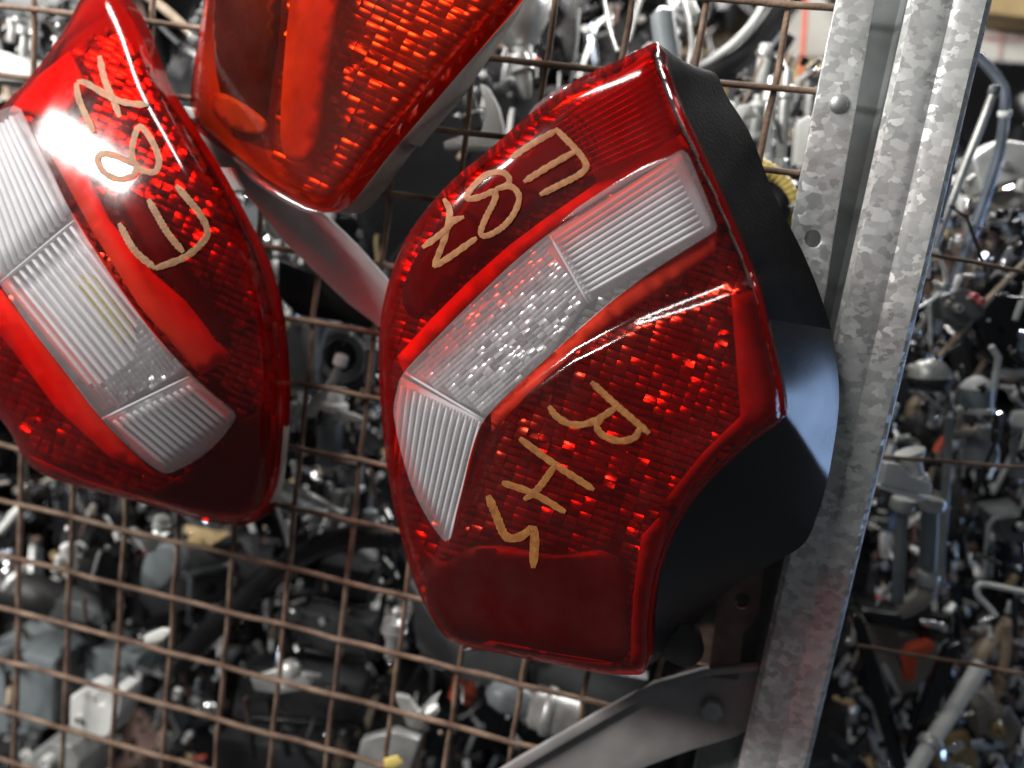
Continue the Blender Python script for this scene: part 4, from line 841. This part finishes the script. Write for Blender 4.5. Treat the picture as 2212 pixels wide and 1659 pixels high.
turned('dusty_dome', 'dusty dome with white top beyond the post above the can', 'dome', (2010, 775, .13), (2006, 840, .13), [('dome', 'alu', [(0, 8), (.12, 28), (.35, 40), (.6, 44)]), ('base', 'dark_grey', [(.6, 46), (.75, 46), (.78, 40), (1, 40)])])
sheet('white_fan_bracket', 'bright white fan-shaped bracket jutting out beside the post', 'bracket', 'white', [(1916, 1000), (1945, 1002), (1970, 1030), (2015, 1045), (2012, 1070), (1985, 1068), (1905, 1048)], .06, .008, curve=lambda x, y: .00015 * (x - 1916), extra=[('lip', 'white', [(1905, 1050), (2000, 1074), (1996, 1084), (1906, 1058)], -.004, .012)])
turned('white_trumpet', 'white trumpet-shaped sleeve above the fan bracket', 'sleeve', (1965, 975, .09), (1985, 1040, .09), [('flare', 'white', [(0, 32), (.1, 30), (.4, 18), (.8, 15), (.82, 22), (1, 22)])])
tubeT('narrow_vertical_pipe', 'thin grey vertical pipe beside the pale bottle', 'pipe', 'zinc', 9, [(2050, 900, .16), (2046, 1000, .16), (2036, 1150, .16), (2028, 1280, .16)])
tubeT('right_edge_pipe', 'pale upright pipe at the right picture edge', 'pipe', 'bluegrey', 18, [(2206, 905, .18), (2204, 960, .18), (2200, 1030, .18)], ends=[(0, 'white', 1.1)])
# twin tubes with elbow
t = thing('twin_tube_assembly', 'pair of upright steel tubes joined by an elbow at the bottom', 'pipework', at(1960, 1320, .1))
for nm, r, pl in (('tube', 13, [(1950, 1080, .10), (1945, 1180, .10), (1938, 1300, .10)]), ('tube', 18, [(2010, 1075, .11), (2006, 1170, .11), (2000, 1270, .11)])):
    P = [at(*p) for p in spline(pl, 15)]; V, F = sweep(P, [r * ppm(p) for p in P], 16); mesh_obj(nm, V, F, M['bluegrey'], t)
P = [at(*p) for p in spline([(2004, 1262, .105), (1994, 1288, .10), (1965, 1308, .10), (1940, 1318, .10)], 6)]; V, F = sweep(P, [20 * ppm(p) for p in P], 16); mesh_obj('elbow', V, F, M['beige'], t)
for x, y, r in ((1950, 1090, 26), (2010, 1088, 30), (2003, 1250, 24)):
    p = at(x, y, .10); k = ppm(p); V, F = lathe_vf(p + Vector((0, 0, .005)), p - Vector((0, 0, .005)), [(0, r * k * .9), (.2, r * k), (.8, r * k), (1, r * k * .9)], 18); mesh_obj('flange', V, F, M['alu'], t, sharp=40)
sheet('grey_tray', 'grey beige tray beyond the post near the bottom', 'tray', 'beige', [(1866, 1342), (1950, 1352), (2025, 1352), (2028, 1430), (1975, 1500), (1925, 1512), (1890, 1420)], .18, .02)
sheet('black_trough', 'black trough lying across the top of the grey tray', 'trough', 'gloss_black', [(1862, 1318), (1960, 1330), (2060, 1330), (2050, 1380), (1990, 1390), (1980, 1368), (1870, 1346)], .15, .03)
sheet('orange_red_bracket', 'orange-red bent plastic bracket lying on the grey tray', 'bracket', 'orange', [(1954, 1475), (1950, 1420), (1965, 1402), (2010, 1388), (2022, 1394), (2010, 1412), (1985, 1420), (1980, 1440), (1978, 1470)], .14, .012)
tubeT('white_long_rod', 'long white rod with a collar rising from the bottom right', 'rod', 'white', 17, [(1955, 1700, .08), (2010, 1605, .10), (2060, 1530, .12), (2120, 1435, .14)], collars=[(.38, 'alu', 1.5)])
tubeT('rusty_rod_extension', 'rusty brown bar continuing above the long white rod', 'bar', 'wood', 13, [(2100, 1450, .16), (2130, 1400, .17), (2165, 1360, .18), (2180, 1340, .18)])
tubeT('rusty_upright_rod', 'rusty upright bar beside the rusty brown bar', 'bar', 'wood', 10, [(2174, 1350, .17), (2172, 1410, .17), (2160, 1480, .17), (2165, 1520, .17)])
tubeT('pale_hook_wire', 'pale hooked wire at the right picture edge', 'hook', 'white', 6, [(2240, 1285, .15), (2160, 1268, .15), (2115, 1262, .15), (2112, 1285, .15), (2135, 1310, .15), (2150, 1330, .15)])
sheet('black_leaning_bar', 'black bar leaning between the post and the grey tray', 'bar', 'black', [(1845, 1330), (1866, 1340), (1925, 1520), (1960, 1659), (1935, 1670), (1880, 1500)], .12, .02)
sheet('black_slanted_panel', 'black panel slanting beside the long white rod', 'panel', 'gloss_black', [(2045, 1400), (2075, 1390), (2040, 1500), (1990, 1620), (1960, 1640), (1985, 1540)], .11, .01)
block('grey_box_module', 'grey box module at the right picture edge below mid height', 'module', 'grey', [(2150, 1120), (2230, 1110), (2230, 1175), (2170, 1170)], .2, .05, [(2200, 1132, 8, .01, 'white')])
block('beige_box', 'beige lidded box at the bottom right corner', 'box', 'beige', [(2110, 1540), (2180, 1530), (2210, 1570), (2190, 1620), (2120, 1610)], .2, .06, [(2150, 1570, 14, .01, 'tan')])
block('cardboard_scrap', 'brown cardboard scrap at the bottom right edge', 'cardboard', 'tan', [(2040, 1620), (2110, 1610), (2120, 1700), (2030, 1700)], .22, .03, ())
# rusty wires of the panel beyond the post
rp = thing('rear_wire_mesh', 'rusty wires of a second mesh panel further back beyond the post', 'wire mesh', at(2150, 900, .09))
for a_, b_ in (((1960, 540), (2260, 596)), ((1880, 985), (2260, 1012)), ((1850, 1395), (2260, 1462))):
    p0 = at(a_[0], a_[1], .07); p1 = at(b_[0], b_[1], .07); wire(p0, p1, .0015, .0006, rp)

# small hardware nobody could count: one mass
def hardware(name, label, regions, seed, wts=(14, 10, 13, 12, 3, 2, 14, 10, 4, 30, 14, 6, 8, 2, 4, .6)):
    r2 = random.Random(seed); V = []; F = []; FM = []
    names = ['white', 'alu', 'steel', 'chrome', 'bluegrey', 'grey', 'black', 'dark_grey', 'beige', 'gloss_black', 'rubber', 'wood', 'rust2', 'tan', 'bluechrome', 'orange']
    for (x0, y0, x1, y1, n, Y0, Y1, s0, s1) in regions:
        for _ in range(n):
            x = r2.uniform(x0, x1); y = r2.uniform(y0, y1); c = at(x, y, r2.uniform(Y0, Y1)); k = ppm(c); s = r2.uniform(s0, s1) * k
            d = Vector((r2.gauss(0, .5), r2.gauss(0, .4), r2.gauss(0, 1))).normalized()
            L = s * r2.choice([1, 1.2, 2, 3, 4]); kind = r2.random(); sides = 4 if kind < .3 else (6 if kind < .45 else 10)
            p0 = c - d * L / 2; p1 = c + d * L / 2
            if r2.random() < .13 and s1 < 60:
                dd = Vector((r2.gauss(-.1, .3), r2.gauss(0, .25), 1)).normalized(); L = r2.uniform(50, 150) * k; rr = r2.uniform(3, 7) * k
                v, f = sweep([c - dd * L / 2, c - dd * L * .1, c + dd * L * .35, c + dd * L / 2 + Vector((r2.uniform(-.2, .2) * L, 0, 0))], [rr * .9, rr, rr, rr * .9], 8)
            elif kind < .75:
                pr = [(0, s * .4), (.06, s * .5), (.3, s * .5), (.34, s * r2.uniform(.3, .8)), (.6, s * r2.uniform(.3, .7)), (.94, s * .45), (1, s * .35)]
                v, f = lathe_vf(p0, p1, pr, sides)
            else:
                u, w_ = frame(d); P = [p0, p0.lerp(p1, .4) + u * s * .3, p0.lerp(p1, .7) + u * s * .9, p1 + u * s * 1.6]
                v, f = sweep(P, [s * .22] * 4, 8, flat=r2.choice([1, .4]))
            b = len(V); V += v; F += [tuple(i + b for i in q) for q in f]; mi = r2.choices(range(len(names)), wts)[0]; FM += [mi] * len(f)
    o = mesh_obj(name, V, F, None, None, True, [M[q] for q in names], FM, 40); fix(o)
    return tag(o, label, 'hardware', kind='stuff')
hardware('loose_hardware', 'jumble of small bolts, clips and plugs beyond the post', [(1905, 380, 2240, 1000, 420, .10, .40, 5, 22), (1880, 1000, 2240, 1340, 300, .16, .40, 5, 20), (1820, 1340, 2240, 1680, 460, .14, .42, 5, 20), (2240, 150, 2620, 1750, 420, .14, .5, 8, 30)], 3)
hardware('scattered_small_parts', 'jumble of small metal and plastic bits behind the wire mesh', [(600, 560, 840, 1150, 260, .05, .3, 5, 18), (-20, 1030, 620, 1210, 220, .06, .3, 5, 18), (-20, 1200, 1150, 1690, 620, .06, .35, 5, 22), (-20, -20, 160, 250, 110, .12, .3, 5, 16), (1560, 130, 1770, 400, 150, .14, .35, 5, 18), (980, 100, 1240, 330, 90, .10, .3, 5, 18), (480, 400, 640, 620, 60, .05, .2, 5, 16), (1240, -20, 1560, 180, 60, .25, .5, 6, 18)], 5)
hardware('dark_hidden_parts', 'dark heap of plastic parts deep behind the wire mesh', [(-100, -60, 2300, 1720, 420, .45, .85, 40, 140), (2250, -100, 2800, 1800, 160, .45, .85, 40, 140), (-500, -60, -50, 1720, 120, .45, .85, 40, 140)], 9, (0, 0, 1, 2, 0, 2, 30, 20, 0, 30, 20, 1, 4, 0, 0, 0))
